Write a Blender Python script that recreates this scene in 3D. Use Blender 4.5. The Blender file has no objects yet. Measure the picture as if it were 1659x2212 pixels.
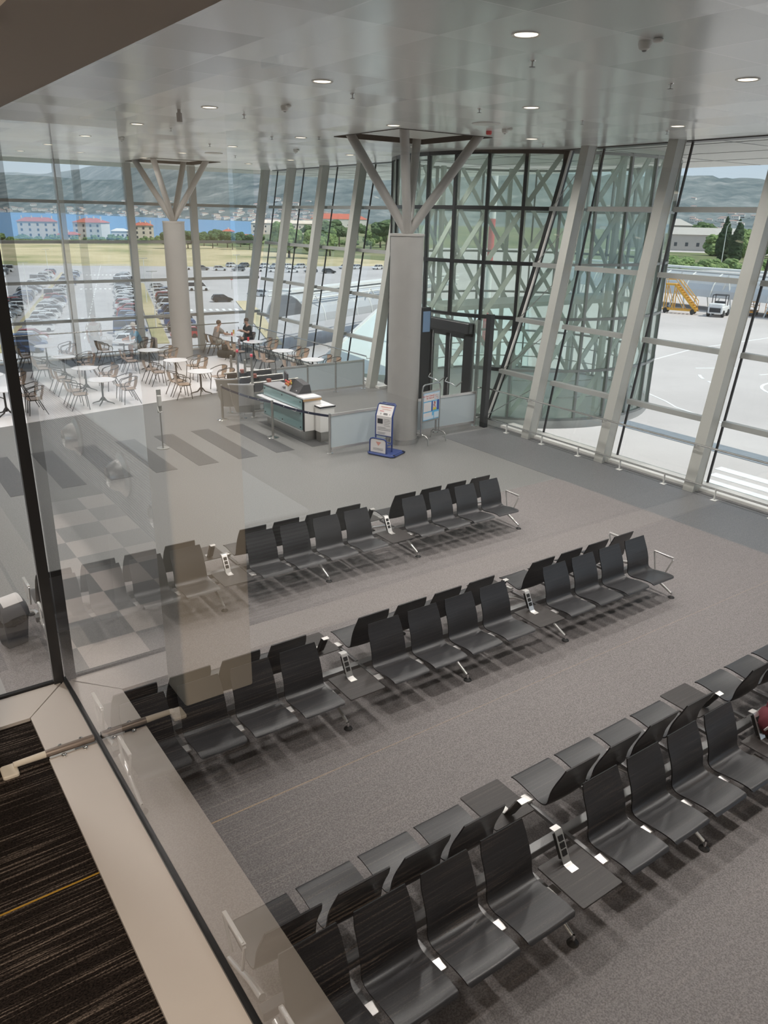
import bpy, bmesh, math, random
from math import sin, cos, pi, radians, atan2, sqrt, hypot
from mathutils import Vector, Matrix

random.seed(7)
sc = bpy.context.scene
COL = sc.collection

# ------------------------------------------------------------------ camera
EYE = 5.4875
PITCH, ROLL, YAW = 0.36497641, 0.02139265, -0.62053169
cam_d = bpy.data.cameras.new('camera')
cam = bpy.data.objects.new('camera', cam_d)
COL.objects.link(cam)
sc.camera = cam
cam_d.sensor_fit = 'HORIZONTAL'
cam_d.sensor_width = 36.0
cam_d.lens = 36.0 * 1669.29 / 1659.0
cam_d.clip_start = 0.05
cam_d.clip_end = 20000
_r, _u, _f = Vector((1, 0, 0)), Vector((0, sin(PITCH), cos(PITCH))), Vector((0, cos(PITCH), -sin(PITCH)))
_r2 = cos(ROLL) * _r + sin(ROLL) * _u
_u2 = -sin(ROLL) * _r + cos(ROLL) * _u
_Z = Matrix.Rotation(YAW, 3, 'Z')
_r2, _u2, _f = _Z @ _r2, _Z @ _u2, _Z @ _f
cam.matrix_world = Matrix(((_r2.x, _u2.x, -_f.x, 0), (_r2.y, _u2.y, -_f.y, 0), (_r2.z, _u2.z, -_f.z, EYE), (0, 0, 0, 1)))

# ------------------------------------------------------------------ light and exposure
sc.view_settings.view_transform = 'Standard'
sc.view_settings.look = 'None'
sc.view_settings.gamma = 1.0
sc.view_settings.use_curve_mapping = False
sc.view_settings.exposure = 0.0
sc.cycles.max_bounces = 10
sc.cycles.diffuse_bounces = 4
sc.cycles.glossy_bounces = 4
sc.cycles.transmission_bounces = 6
sc.cycles.transparent_max_bounces = 32
sc.cycles.sample_clamp_indirect = 6.0
sc.cycles.caustics_reflective = False
sc.cycles.caustics_refractive = False

SKY_STRENGTH = 1.0
SUN_STRENGTH = 4.6
LAMP_POWER = 350.0
CORRIDOR_POWER = 165.0

world = bpy.data.worlds.new('sky')
sc.world = world
world.use_nodes = True
wn = world.node_tree
wn.nodes.clear()
_o = wn.nodes.new('ShaderNodeOutputWorld')
_b = wn.nodes.new('ShaderNodeBackground')
_tc = wn.nodes.new('ShaderNodeTexCoord')
_sx = wn.nodes.new('ShaderNodeSeparateXYZ')
_rp = wn.nodes.new('ShaderNodeValToRGB')
_e = _rp.color_ramp.elements
_e[0].position, _e[0].color = 0.0, (0.80, 0.86, 0.92, 1)
_e[1].position, _e[1].color = 1.0, (0.62, 0.78, 1.0, 1)
_m = _e.new(0.06); _m.color = (0.70, 0.82, 0.96, 1)
_m = _e.new(0.30); _m.color = (0.66, 0.80, 1.0, 1)
wn.links.new(_tc.outputs['Generated'], _sx.inputs[0])
wn.links.new(_sx.outputs['Z'], _rp.inputs[0])
wn.links.new(_rp.outputs[0], _b.inputs[0])
_b.inputs[1].default_value = SKY_STRENGTH
wn.links.new(_b.outputs[0], _o.inputs[0])

sun_d = bpy.data.lights.new('sun', 'SUN')
sun_d.energy = SUN_STRENGTH
sun_d.angle = radians(0.6)
sun_d.color = (1.0, 0.95, 0.87)
sun = bpy.data.objects.new('sun', sun_d)
COL.objects.link(sun)
_dir = Vector((-0.30, 0.50, -0.80))           # light travels this way: high sun from the apron side
sun.rotation_euler = _dir.to_track_quat('-Z', 'Y').to_euler()
sun.location = (30, -20, 60)

# corridor ceiling lamp behind the camera
_l = bpy.data.lights.new('corridor_lamp_light', 'AREA')
_l.shape = 'RECTANGLE'; _l.size = 0.5; _l.size_y = 2.4
_l.energy = CORRIDOR_POWER
_l.color = (1.0, 0.84, 0.68)
corr_light = bpy.data.objects.new('corridor_lamp_light', _l)
COL.objects.link(corr_light)
corr_light.location = (-0.9, -1.2, 6.26)

# ------------------------------------------------------------------ materials
MATS = {}
def _nodes(name):
    m = bpy.data.materials.new(name)
    m.use_nodes = True
    nt = m.node_tree
    bs = nt.nodes['Principled BSDF']
    MATS[name] = m
    return m, nt, bs

def mat(name, col, rough=0.5, metal=0.0, spec=0.5, var=0.0, scale=8.0, bump=0.0, coat=0.0, stretch=None):
    """painted / solid surface with a little procedural variation"""
    m, nt, bs = _nodes(name)
    bs.inputs['Base Color'].default_value = (*col, 1)
    bs.inputs['Roughness'].default_value = rough
    bs.inputs['Metallic'].default_value = metal
    bs.inputs['Specular IOR Level'].default_value = spec
    if coat:
        bs.inputs['Coat Weight'].default_value = coat
        bs.inputs['Coat Roughness'].default_value = 0.1
    tc = nt.nodes.new('ShaderNodeTexCoord')
    nz = nt.nodes.new('ShaderNodeTexNoise')
    nz.inputs['Scale'].default_value = scale
    nz.inputs['Detail'].default_value = 3.0
    src = tc.outputs['Object']
    if stretch:
        mp = nt.nodes.new('ShaderNodeMapping')
        mp.inputs['Scale'].default_value = stretch
        nt.links.new(src, mp.inputs[0]); src = mp.outputs[0]
    nt.links.new(src, nz.inputs['Vector'])
    v = max(var, 0.02)
    mx = nt.nodes.new('ShaderNodeMix'); mx.data_type = 'RGBA'
    mx.inputs[6].default_value = (*[c * (1 - v) for c in col], 1)
    mx.inputs[7].default_value = (*[min(1, c * (1 + v)) for c in col], 1)
    nt.links.new(nz.outputs[0], mx.inputs[0])
    nt.links.new(mx.outputs[2], bs.inputs['Base Color'])
    if bump:
        bp = nt.nodes.new('ShaderNodeBump')
        bp.inputs['Strength'].default_value = bump
        bp.inputs['Distance'].default_value = 0.01
        nt.links.new(nz.outputs[0], bp.inputs['Height'])
        nt.links.new(bp.outputs[0], bs.inputs['Normal'])
    return m

def glass(name, tint=(1, 1, 1), r0=0.04, rough=0.0):
    """thin pane: clear straight-through light plus a mirror share that grows towards grazing angles"""
    m = bpy.data.materials.new(name)
    m.use_nodes = True
    nt = m.node_tree
    nt.nodes.clear()
    out = nt.nodes.new('ShaderNodeOutputMaterial')
    tr = nt.nodes.new('ShaderNodeBsdfTransparent'); tr.inputs[0].default_value = (*tint, 1)
    gl = nt.nodes.new('ShaderNodeBsdfGlossy'); gl.inputs['Roughness'].default_value = rough
    lw = nt.nodes.new('ShaderNodeLayerWeight'); lw.inputs[0].default_value = 0.5
    pw = nt.nodes.new('ShaderNodeMath'); pw.operation = 'POWER'; pw.inputs[1].default_value = 5.0
    ma = nt.nodes.new('ShaderNodeMath'); ma.operation = 'MULTIPLY_ADD'
    ma.inputs[1].default_value = 1 - r0; ma.inputs[2].default_value = r0
    # two faces of the pane: 2R/(1+R)
    a = nt.nodes.new('ShaderNodeMath'); a.operation = 'ADD'; a.inputs[1].default_value = 1.0
    b = nt.nodes.new('ShaderNodeMath'); b.operation = 'DIVIDE'
    c = nt.nodes.new('ShaderNodeMath'); c.operation = 'MULTIPLY'; c.inputs[1].default_value = 2.0
    mx = nt.nodes.new('ShaderNodeMixShader')
    L = nt.links.new
    L(lw.outputs['Facing'], pw.inputs[0]); L(pw.outputs[0], ma.inputs[0])
    L(ma.outputs[0], a.inputs[0]); L(ma.outputs[0], b.inputs[0]); L(a.outputs[0], b.inputs[1])
    L(b.outputs[0], c.inputs[0]); L(c.outputs[0], mx.inputs[0])
    L(tr.outputs[0], mx.inputs[1]); L(gl.outputs[0], mx.inputs[2]); L(mx.outputs[0], out.inputs[0])
    MATS[name] = m
    return m

def emit(name, col, strength):
    m, nt, bs = _nodes(name)
    bs.inputs['Base Color'].default_value = (*col, 1)
    bs.inputs['Emission Color'].default_value = (*col, 1)
    bs.inputs['Emission Strength'].default_value = strength
    return m

def speckle(name, c1, c2, scale, rough, bump=0.0, big=0.06):
    m, nt, bs = _nodes(name)
    L = nt.links.new
    tc = nt.nodes.new('ShaderNodeTexCoord')
    n1 = nt.nodes.new('ShaderNodeTexNoise'); n1.inputs['Scale'].default_value = scale; n1.inputs['Detail'].default_value = 4
    n2 = nt.nodes.new('ShaderNodeTexNoise'); n2.inputs['Scale'].default_value = 0.7; n2.inputs['Detail'].default_value = 2
    r = nt.nodes.new('ShaderNodeValToRGB')
    r.color_ramp.elements[0].position = 0.36; r.color_ramp.elements[0].color = (*c1, 1)
    r.color_ramp.elements[1].position = 0.66; r.color_ramp.elements[1].color = (*c2, 1)
    mx = nt.nodes.new('ShaderNodeMix'); mx.data_type = 'RGBA'; mx.blend_type = 'MULTIPLY'
    mx.inputs[0].default_value = 1.0
    r2 = nt.nodes.new('ShaderNodeMapRange')
    r2.inputs[3].default_value = 1 - big; r2.inputs[4].default_value = 1 + big
    L(tc.outputs['Object'], n1.inputs['Vector']); L(tc.outputs['Object'], n2.inputs['Vector'])
    L(n1.outputs[0], r.inputs[0]); L(n2.outputs[0], r2.inputs[0])
    L(r.outputs[0], mx.inputs[6]); L(r2.outputs[0], mx.inputs[7])
    L(mx.outputs[2], bs.inputs['Base Color'])
    bs.inputs['Roughness'].default_value = rough
    bs.inputs['Specular IOR Level'].default_value = 0.4
    if bump:
        bp = nt.nodes.new('ShaderNodeBump'); bp.inputs['Strength'].default_value = bump; bp.inputs['Distance'].default_value = 0.004
        L(n1.outputs[0], bp.inputs['Height']); L(bp.outputs[0], bs.inputs['Normal'])
    return m

def carpet_stripes(name):
    """dark loop carpet with thin pale threads running along X and one yellow thread"""
    m, nt, bs = _nodes(name)
    L = nt.links.new
    tc = nt.nodes.new('ShaderNodeTexCoord')
    def noise(scale_xyz, detail=3.0, dist=0.0):
        mp = nt.nodes.new('ShaderNodeMapping'); mp.inputs['Scale'].default_value = scale_xyz
        n = nt.nodes.new('ShaderNodeTexNoise'); n.inputs['Scale'].default_value = 1.0
        n.inputs['Detail'].default_value = detail; n.inputs['Distortion'].default_value = dist
        L(tc.outputs['Object'], mp.inputs[0]); L(mp.outputs[0], n.inputs['Vector'])
        return n
    thread = noise((3.2, 170, 1), 2.0, 0.25)
    pile = noise((190, 330, 1), 3.0)
    r = nt.nodes.new('ShaderNodeValToRGB')
    r.color_ramp.elements[0].position = 0.53; r.color_ramp.elements[0].color = (0.015, 0.0115, 0.0100, 1)
    r.color_ramp.elements[1].position = 0.70; r.color_ramp.elements[1].color = (0.145, 0.117, 0.098, 1)
    L(thread.outputs[0], r.inputs[0])
    mul = nt.nodes.new('ShaderNodeMix'); mul.data_type = 'RGBA'; mul.blend_type = 'MULTIPLY'; mul.inputs[0].default_value = 1
    pr = nt.nodes.new('ShaderNodeMapRange'); pr.inputs[1].default_value = 0.3; pr.inputs[2].default_value = 0.7
    pr.inputs[3].default_value = 0.1; pr.inputs[4].default_value = 2.1
    L(pile.outputs[0], pr.inputs[0])
    L(r.outputs[0], mul.inputs[6]); L(pr.outputs[0], mul.inputs[7])
    # yellow thread
    sx = nt.nodes.new('ShaderNodeSeparateXYZ'); L(tc.outputs['Object'], sx.inputs[0])
    cp = nt.nodes.new('ShaderNodeMath'); cp.operation = 'COMPARE'; cp.inputs[1].default_value = 1.69; cp.inputs[2].default_value = 0.003
    L(sx.outputs['Y'], cp.inputs[0])
    ym = nt.nodes.new('ShaderNodeMix'); ym.data_type = 'RGBA'
    ym.inputs[7].default_value = (0.46, 0.27, 0.045, 1)
    L(cp.outputs[0], ym.inputs[0]); L(mul.outputs[2], ym.inputs[6])
    L(ym.outputs[2], bs.inputs['Base Color'])
    bs.inputs['Roughness'].default_value = 0.95
    bs.inputs['Specular IOR Level'].default_value = 0.1
    bp = nt.nodes.new('ShaderNodeBump'); bp.inputs['Strength'].default_value = 0.9; bp.inputs['Distance'].default_value = 0.004
    ad = nt.nodes.new('ShaderNodeMath'); ad.operation = 'ADD'
    L(pile.outputs[0], ad.inputs[0]); L(thread.outputs[0], ad.inputs[1])
    L(ad.outputs[0], bp.inputs['Height']); L(bp.outputs[0], bs.inputs['Normal'])
    return m

def panel_ceiling(name, x0, y0, px, py):
    """glossy lacquered metal panels: every panel sits at its own very slight tilt and tone, thin joints"""
    m, nt, bs = _nodes(name)
    L = nt.links.new
    tc = nt.nodes.new('ShaderNodeTexCoord')
    sp = nt.nodes.new('ShaderNodeSeparateXYZ'); L(tc.outputs['Object'], sp.inputs[0])
    def math_(op, a, bval=None, b=None):
        n = nt.nodes.new('ShaderNodeMath'); n.operation = op
        L(a, n.inputs[0])
        if b is not None: L(b, n.inputs[1])
        elif bval is not None: n.inputs[1].default_value = bval
        return n.outputs[0]
    ux = math_('DIVIDE', math_('SUBTRACT', sp.outputs['X'], x0), px)
    uy = math_('DIVIDE', math_('SUBTRACT', sp.outputs['Y'], y0), py)
    fx, fy = math_('FLOOR', ux), math_('FLOOR', uy)
    cb = nt.nodes.new('ShaderNodeCombineXYZ'); L(fx, cb.inputs[0]); L(fy, cb.inputs[1])
    wnz = nt.nodes.new('ShaderNodeTexWhiteNoise'); wnz.noise_dimensions = '3D'; L(cb.outputs[0], wnz.inputs['Vector'])
    # joints
    gx, gy = math_('FRACT', ux), math_('FRACT', uy)
    ex = math_('MINIMUM', gx, b=math_('SUBTRACT', gx, 1.0)) 
    dx = math_('ABSOLUTE', math_('SUBTRACT', gx, 0.5)); dy = math_('ABSOLUTE', math_('SUBTRACT', gy, 0.5))
    jm = math_('GREATER_THAN', math_('MAXIMUM', dx, b=dy), 0.494)
    mr = nt.nodes.new('ShaderNodeMapRange'); mr.inputs[3].default_value = 0.64; mr.inputs[4].default_value = 0.97
    L(wnz.outputs['Value'], mr.inputs[0])
    tone = nt.nodes.new('ShaderNodeCombineColor')
    L(math_('MULTIPLY', mr.outputs[0], 0.98), tone.inputs[0]); L(mr.outputs[0], tone.inputs[1]); L(math_('MULTIPLY', mr.outputs[0], 0.985), tone.inputs[2])
    mx = nt.nodes.new('ShaderNodeMix'); mx.data_type = 'RGBA'; mx.inputs[7].default_value = (0.88, 0.88, 0.88, 1)
    L(jm, mx.inputs[0]); L(tone.outputs[0], mx.inputs[6]); L(mx.outputs[2], bs.inputs['Base Color'])
    bs.inputs['Roughness'].default_value = 0.2
    bs.inputs['Specular IOR Level'].default_value = 0.85
    # tilt
    gm = nt.nodes.new('ShaderNodeNewGeometry')
    sub = nt.nodes.new('ShaderNodeVectorMath'); sub.operation = 'SUBTRACT'; sub.inputs[1].default_value = (0.5, 0.5, 0.5)
    L(wnz.outputs['Color'], sub.inputs[0])
    scl = nt.nodes.new('ShaderNodeVectorMath'); scl.operation = 'SCALE'; scl.inputs['Scale'].default_value = 0.06
    L(sub.outputs[0], scl.inputs[0])
    ad = nt.nodes.new('ShaderNodeVectorMath'); ad.operation = 'ADD'
    L(gm.outputs['Normal'], ad.inputs[0]); L(scl.outputs[0], ad.inputs[1])
    nm = nt.nodes.new('ShaderNodeVectorMath'); nm.operation = 'NORMALIZE'; L(ad.outputs[0], nm.inputs[0])
    L(nm.outputs[0], bs.inputs['Normal'])
    return m

def tiles(name, x0, y0, px, py):
    """pale stone tiles with grey ones in a loose checker"""
    m, nt, bs = _nodes(name)
    L = nt.links.new
    tc = nt.nodes.new('ShaderNodeTexCoord')
    mp = nt.nodes.new('ShaderNodeMapping'); mp.vector_type = 'POINT'
    mp.inputs['Location'].default_value = (-x0 / px, -y0 / py, 0.0); mp.inputs['Scale'].default_value = (1 / px, 1 / py, 0.0)
    ck = nt.nodes.new('ShaderNodeTexChecker'); ck.inputs['Scale'].default_value = 1.0
    ck.inputs['Color1'].default_value = (0.52, 0.47, 0.44, 1); ck.inputs['Color2'].default_value = (0.25, 0.245, 0.24, 1)
    L(tc.outputs['Object'], mp.inputs[0])
    ad = nt.nodes.new('ShaderNodeVectorMath'); ad.operation = 'ADD'; ad.inputs[1].default_value = (0, 0, 0.5)
    L(mp.outputs[0], ad.inputs[0]); L(ad.outputs[0], ck.inputs['Vector'])
    L(ck.outputs['Color'], bs.inputs['Base Color'])
    bs.inputs['Roughness'].default_value = 0.35
    return m

def wood(name, c1, c2, scale=(3, 40, 40), rough=0.4, spec=0.5):
    m, nt, bs = _nodes(name)
    L = nt.links.new
    tc = nt.nodes.new('ShaderNodeTexCoord')
    mp = nt.nodes.new('ShaderNodeMapping'); mp.inputs['Scale'].default_value = scale
    n = nt.nodes.new('ShaderNodeTexNoise'); n.inputs['Scale'].default_value = 1.0; n.inputs['Detail'].default_value = 5
    r = nt.nodes.new('ShaderNodeValToRGB')
    r.color_ramp.elements[0].position = 0.3; r.color_ramp.elements[0].color = (*c1, 1)
    r.color_ramp.elements[1].position = 0.7; r.color_ramp.elements[1].color = (*c2, 1)
    L(tc.outputs['Object'], mp.inputs[0]); L(mp.outputs[0], n.inputs['Vector']); L(n.outputs[0], r.inputs[0])
    L(r.outputs[0], bs.inputs['Base Color'])
    bs.inputs['Roughness'].default_value = rough
    bs.inputs['Specular IOR Level'].default_value = spec
    return m

def terrain(name, cols, scale, rough=1.0, detail=6):
    m, nt, bs = _nodes(name)
    L = nt.links.new
    tc = nt.nodes.new('ShaderNodeTexCoord')
    n = nt.nodes.new('ShaderNodeTexNoise'); n.inputs['Scale'].default_value = scale; n.inputs['Detail'].default_value = detail
    n.inputs['Roughness'].default_value = 0.65
    r = nt.nodes.new('ShaderNodeValToRGB')
    els = r.color_ramp.elements
    els[0].position = 0.34; els[0].color = (*cols[0], 1)
    els[1].position = 0.68; els[1].color = (*cols[-1], 1)
    for i, c in enumerate(cols[1:-1]):
        e = els.new(0.34 + 0.34 * (i + 1) / (len(cols) - 1)); e.color = (*c, 1)
    L(tc.outputs['Object'], n.inputs['Vector']); L(n.outputs[0], r.inputs[0]); L(r.outputs[0], bs.inputs['Base Color'])
    bs.inputs['Roughness'].default_value = rough
    bs.inputs['Specular IOR Level'].default_value = 0.15
    return m

mat('post_paint', (0.43, 0.435, 0.405), 0.35, spec=0.5)
mat('transom_paint', (0.32, 0.33, 0.315), 0.35)
mat('black_frame', (0.016, 0.017, 0.019), 0.3)
mat('gasket', (0.012, 0.012, 0.014), 0.4)
mat('white_paint', (0.72, 0.72, 0.69), 0.4)
mat('steel', (0.62, 0.62, 0.61), 0.24, metal=1.0, var=0.06, scale=30)
mat('brushed', (0.50, 0.49, 0.46), 0.36, metal=1.0, var=0.08, scale=20, stretch=(1, 1, 0.05))
mat('chrome', (0.80, 0.80, 0.80), 0.10, metal=1.0)
mat('cast_aluminium', (0.74, 0.72, 0.70), 0.3, metal=0.85)
mat('leg_aluminium', (0.78, 0.77, 0.75), 0.22, metal=0.55)
mat('beam_metal', (0.22, 0.22, 0.22), 0.4, metal=0.7)
wood('seat_laminate', (0.024, 0.024, 0.026), (0.034, 0.034, 0.037), (1.5, 60, 60), 0.36, 0.6)
mat('seat_edge', (0.006, 0.006, 0.007), 0.5)
wood('table_laminate', (0.026, 0.022, 0.021), (0.038, 0.033, 0.031), (2, 50, 50), 0.42, 0.5)
mat('dark_rubber', (0.012, 0.012, 0.012), 0.6)
mat('concrete', (0.34, 0.335, 0.32), 0.6, var=0.08, scale=3.0, bump=0.15)
mat('branch_paint', (0.40, 0.39, 0.37), 0.35)
mat('header_lacquer', (0.60, 0.53, 0.46), 0.6, spec=0.2, var=0.03, scale=1.0)
mat('corridor_white', (0.62, 0.60, 0.56), 0.6)
panel_ceiling('ceiling_panels', 5.57, 5.77, 1.27, 1.262)
mat('ceiling_void', (0.02, 0.02, 0.02), 0.8)
speckle('floor_speckle', (0.135, 0.134, 0.130), (0.225, 0.224, 0.218), 55, 0.42, big=0.05)
speckle('floor_dark_stripe', (0.055, 0.055, 0.056), (0.105, 0.105, 0.106), 55, 0.45)
speckle('floor_edge_dark', (0.095, 0.097, 0.10), (0.155, 0.157, 0.16), 55, 0.45)
speckle('seat_carpet', (0.128, 0.116, 0.113), (0.240, 0.221, 0.217), 75, 0.58, bump=0.2, big=0.05)
mat('cafe_tile', (0.76, 0.74, 0.74), 0.22, var=0.03, scale=2.0)
tiles('checker_tile', -1.77, 8.2, 0.79, 0.745)
carpet_stripes('corridor_carpet')
mat('sill_metal', (0.70, 0.65, 0.61), 0.36, metal=0.25, var=0.03, scale=6.0)
glass('corridor_glass', (0.945, 0.945, 0.94), 0.055)
glass('facade_glass', (0.90, 0.955, 0.94), 0.035)
glass('drum_glass', (0.91, 0.985, 0.945), 0.05)
# the rotunda panes carry a fine white frit: part of the light is scattered
_m = MATS['drum_glass']; _nt = _m.node_tree
_out = [n for n in _nt.nodes if n.type == 'OUTPUT_MATERIAL'][0]
_src = _out.inputs[0].links[0].from_socket
_tl = _nt.nodes.new('ShaderNodeBsdfTranslucent'); _tl.inputs[0].default_value = (0.90, 1.0, 0.93, 1)
_df = _nt.nodes.new('ShaderNodeBsdfDiffuse'); _df.inputs[0].default_value = (0.80, 0.90, 0.84, 1)
_m1 = _nt.nodes.new('ShaderNodeMixShader'); _m1.inputs[0].default_value = 0.35
_m2 = _nt.nodes.new('ShaderNodeMixShader'); _m2.inputs[0].default_value = 0.21
_nt.links.new(_tl.outputs[0], _m1.inputs[1]); _nt.links.new(_df.outputs[0], _m1.inputs[2])
_nt.links.new(_src, _m2.inputs[1]); _nt.links.new(_m1.outputs[0], _m2.inputs[2]); _nt.links.new(_m2.outputs[0], _out.inputs[0])
glass('screen_glass', (0.72, 0.80, 0.82), 0.05)
mat('frosted', (0.50, 0.57, 0.60), 0.22, spec=0.5)
mat('teal_glass', (0.20, 0.34, 0.34), 0.12, spec=0.6, coat=0.6)
mat('counter_white', (0.86, 0.85, 0.82), 0.3)
wood('edge_wood', (0.42, 0.26, 0.12), (0.55, 0.36, 0.18), (2, 20, 20), 0.45)
wood('plywood', (0.29, 0.205, 0.145), (0.39, 0.285, 0.21), (4, 30, 30), 0.24, 0.6)
mat('chair_tube', (0.02, 0.019, 0.018), 0.35)
mat('white_top', (0.80, 0.80, 0.82), 0.25)
mat('blue_paint', (0.030, 0.055, 0.19), 0.35)
mat('sign_white', (0.72, 0.70, 0.69), 0.4)
mat('print_grey', (0.26, 0.26, 0.27), 0.5)
mat('print_black', (0.03, 0.03, 0.035), 0.5)
mat('print_red', (0.62, 0.05, 0.06), 0.5)
mat('print_salmon', (0.66, 0.33, 0.28), 0.5)
mat('print_cyan', (0.13, 0.46, 0.74), 0.5)
mat('print_navy', (0.03, 0.05, 0.30), 0.5)
mat('print_yellow', (0.68, 0.60, 0.07), 0.5)
mat('print_pale', (0.62, 0.72, 0.80), 0.5)
mat('belt', (0.012, 0.018, 0.05), 0.5)
mat('signal_cap', (0.30, 0.10, 0.07), 0.4)
mat('red_cap', (0.75, 0.10, 0.14), 0.35)
mat('bin_grey', (0.085, 0.088, 0.095), 0.4)
mat('bin_flap', (0.55, 0.53, 0.52), 0.4)
mat('bin_bag', (0.010, 0.010, 0.011), 0.22, spec=0.7)
mat('bag_fabric', (0.010, 0.0115, 0.011), 0.8, var=0.2, scale=12)
mat('maroon_cloth', (0.105, 0.014, 0.022), 0.85, var=0.15, scale=10, bump=0.3)
mat('skin', (0.50, 0.30, 0.22), 0.5)
mat('hair_brown', (0.10, 0.065, 0.04), 0.7)
mat('shirt_taupe', (0.25, 0.232, 0.22), 0.85)
mat('shirt_black', (0.018, 0.018, 0.019), 0.85)
mat('shorts_grey', (0.34, 0.34, 0.31), 0.85)
mat('shirt_blue', (0.08, 0.24, 0.36), 0.85, var=0.4, scale=9)
mat('cloth_cream', (0.55, 0.50, 0.42), 0.85)
mat('beer', (0.62, 0.38, 0.06), 0.2)
mat('paper', (0.80, 0.80, 0.80), 0.6)
mat('leaf_orange', (0.55, 0.22, 0.05), 0.6, var=0.6, scale=60)
emit('lamp_glow', (1.0, 0.86, 0.66), 3.0)
emit('screen_dim', (0.10, 0.16, 0.24), 0.5)
terrain('asphalt_lot', [(0.40, 0.385, 0.385), (0.46, 0.44, 0.44), (0.51, 0.49, 0.49)], 0.05)
terrain('apron_concrete', [(0.47, 0.43, 0.415), (0.53, 0.485, 0.468), (0.58, 0.535, 0.515)], 0.06)
terrain('dry_grass', [(0.24, 0.25, 0.12), (0.50, 0.42, 0.26), (0.64, 0.54, 0.37)], 0.022)
terrain('scrub', [(0.09, 0.12, 0.055), (0.17, 0.19, 0.09), (0.30, 0.27, 0.16)], 0.03)
terrain('hill_hazy_scrub', [(0.085, 0.115, 0.125), (0.135, 0.165, 0.170), (0.19, 0.215, 0.215), (0.30, 0.305, 0.30)], 0.009, detail=10)  # aerial haze is mixed into the hill colour as a bluish grey
mat('sea_water', (0.10, 0.25, 0.44), 0.35, spec=0.3, var=0.10, scale=0.01)
mat('road_white', (0.80, 0.79, 0.78), 0.7)
mat('road_yellow', (0.66, 0.50, 0.18), 0.7)
mat('eave_white', (0.66, 0.65, 0.62), 0.45, var=0.05, scale=0.6, stretch=(1, 8, 1))
mat('truss_paint', (0.70, 0.75, 0.69), 0.4)
mat('house_white', (0.74, 0.70, 0.65), 0.8, var=0.05)
mat('concrete_wall', (0.46, 0.43, 0.39), 0.8, var=0.06)
mat('house_cream', (0.70, 0.60, 0.50), 0.8, var=0.05)
mat('roof_red', (0.50, 0.14, 0.09), 0.8, var=0.2, scale=1.0)
mat('roof_far', (0.42, 0.27, 0.23), 0.9)
mat('window_dark', (0.06, 0.07, 0.08), 0.3)
mat('bark', (0.10, 0.075, 0.05), 0.9)
terrain('leaf_green', [(0.08, 0.13, 0.05), (0.16, 0.23, 0.09), (0.28, 0.34, 0.14)], 1.6)
terrain('leaf_pine', [(0.045, 0.075, 0.035), (0.085, 0.13, 0.06), (0.15, 0.20, 0.09)], 1.6)
terrain('leaf_dark', [(0.018, 0.035, 0.018), (0.035, 0.06, 0.03), (0.06, 0.09, 0.045)], 1.2)
mat('yellow_paint', (0.72, 0.38, 0.04), 0.4)
mat('tug_white', (0.74, 0.74, 0.74), 0.4)
mat('orange_paint', (0.70, 0.30, 0.04), 0.45)
mat('tyre', (0.02, 0.02, 0.02), 0.7)
mat('car_glass', (0.035, 0.038, 0.045), 0.3, spec=0.25)
mat('canopy_pale', (0.62, 0.70, 0.66), 0.3)
mat('bronze', (0.23, 0.19, 0.165), 0.45, metal=0.4)
mat('slab_dark', (0.12, 0.12, 0.12), 0.6)
mat('walk_roof', (0.56, 0.57, 0.58), 0.35, metal=0.3, var=0.05, scale=1.0)
mat('grate', (0.22, 0.24, 0.26), 0.5, var=0.3, scale=2.0)
mat('duct_metal', (0.50, 0.55, 0.57), 0.4, metal=0.3, var=0.04, scale=2.0)
mat('wall_grey', (0.62, 0.60, 0.56), 0.7)
mat('pillar_beige', (0.74, 0.68, 0.58), 0.6)
CARC = {'white': (0.72, 0.72, 0.72), 'silver': (0.52, 0.54, 0.56), 'grey': (0.16, 0.17, 0.18), 'black': (0.02, 0.021, 0.024),
        'blue': (0.05, 0.10, 0.22), 'red': (0.36, 0.03, 0.03)}
for k, c in CARC.items():
    mat('car_' + k, c, 0.25, spec=0.6, coat=0.5)

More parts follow.
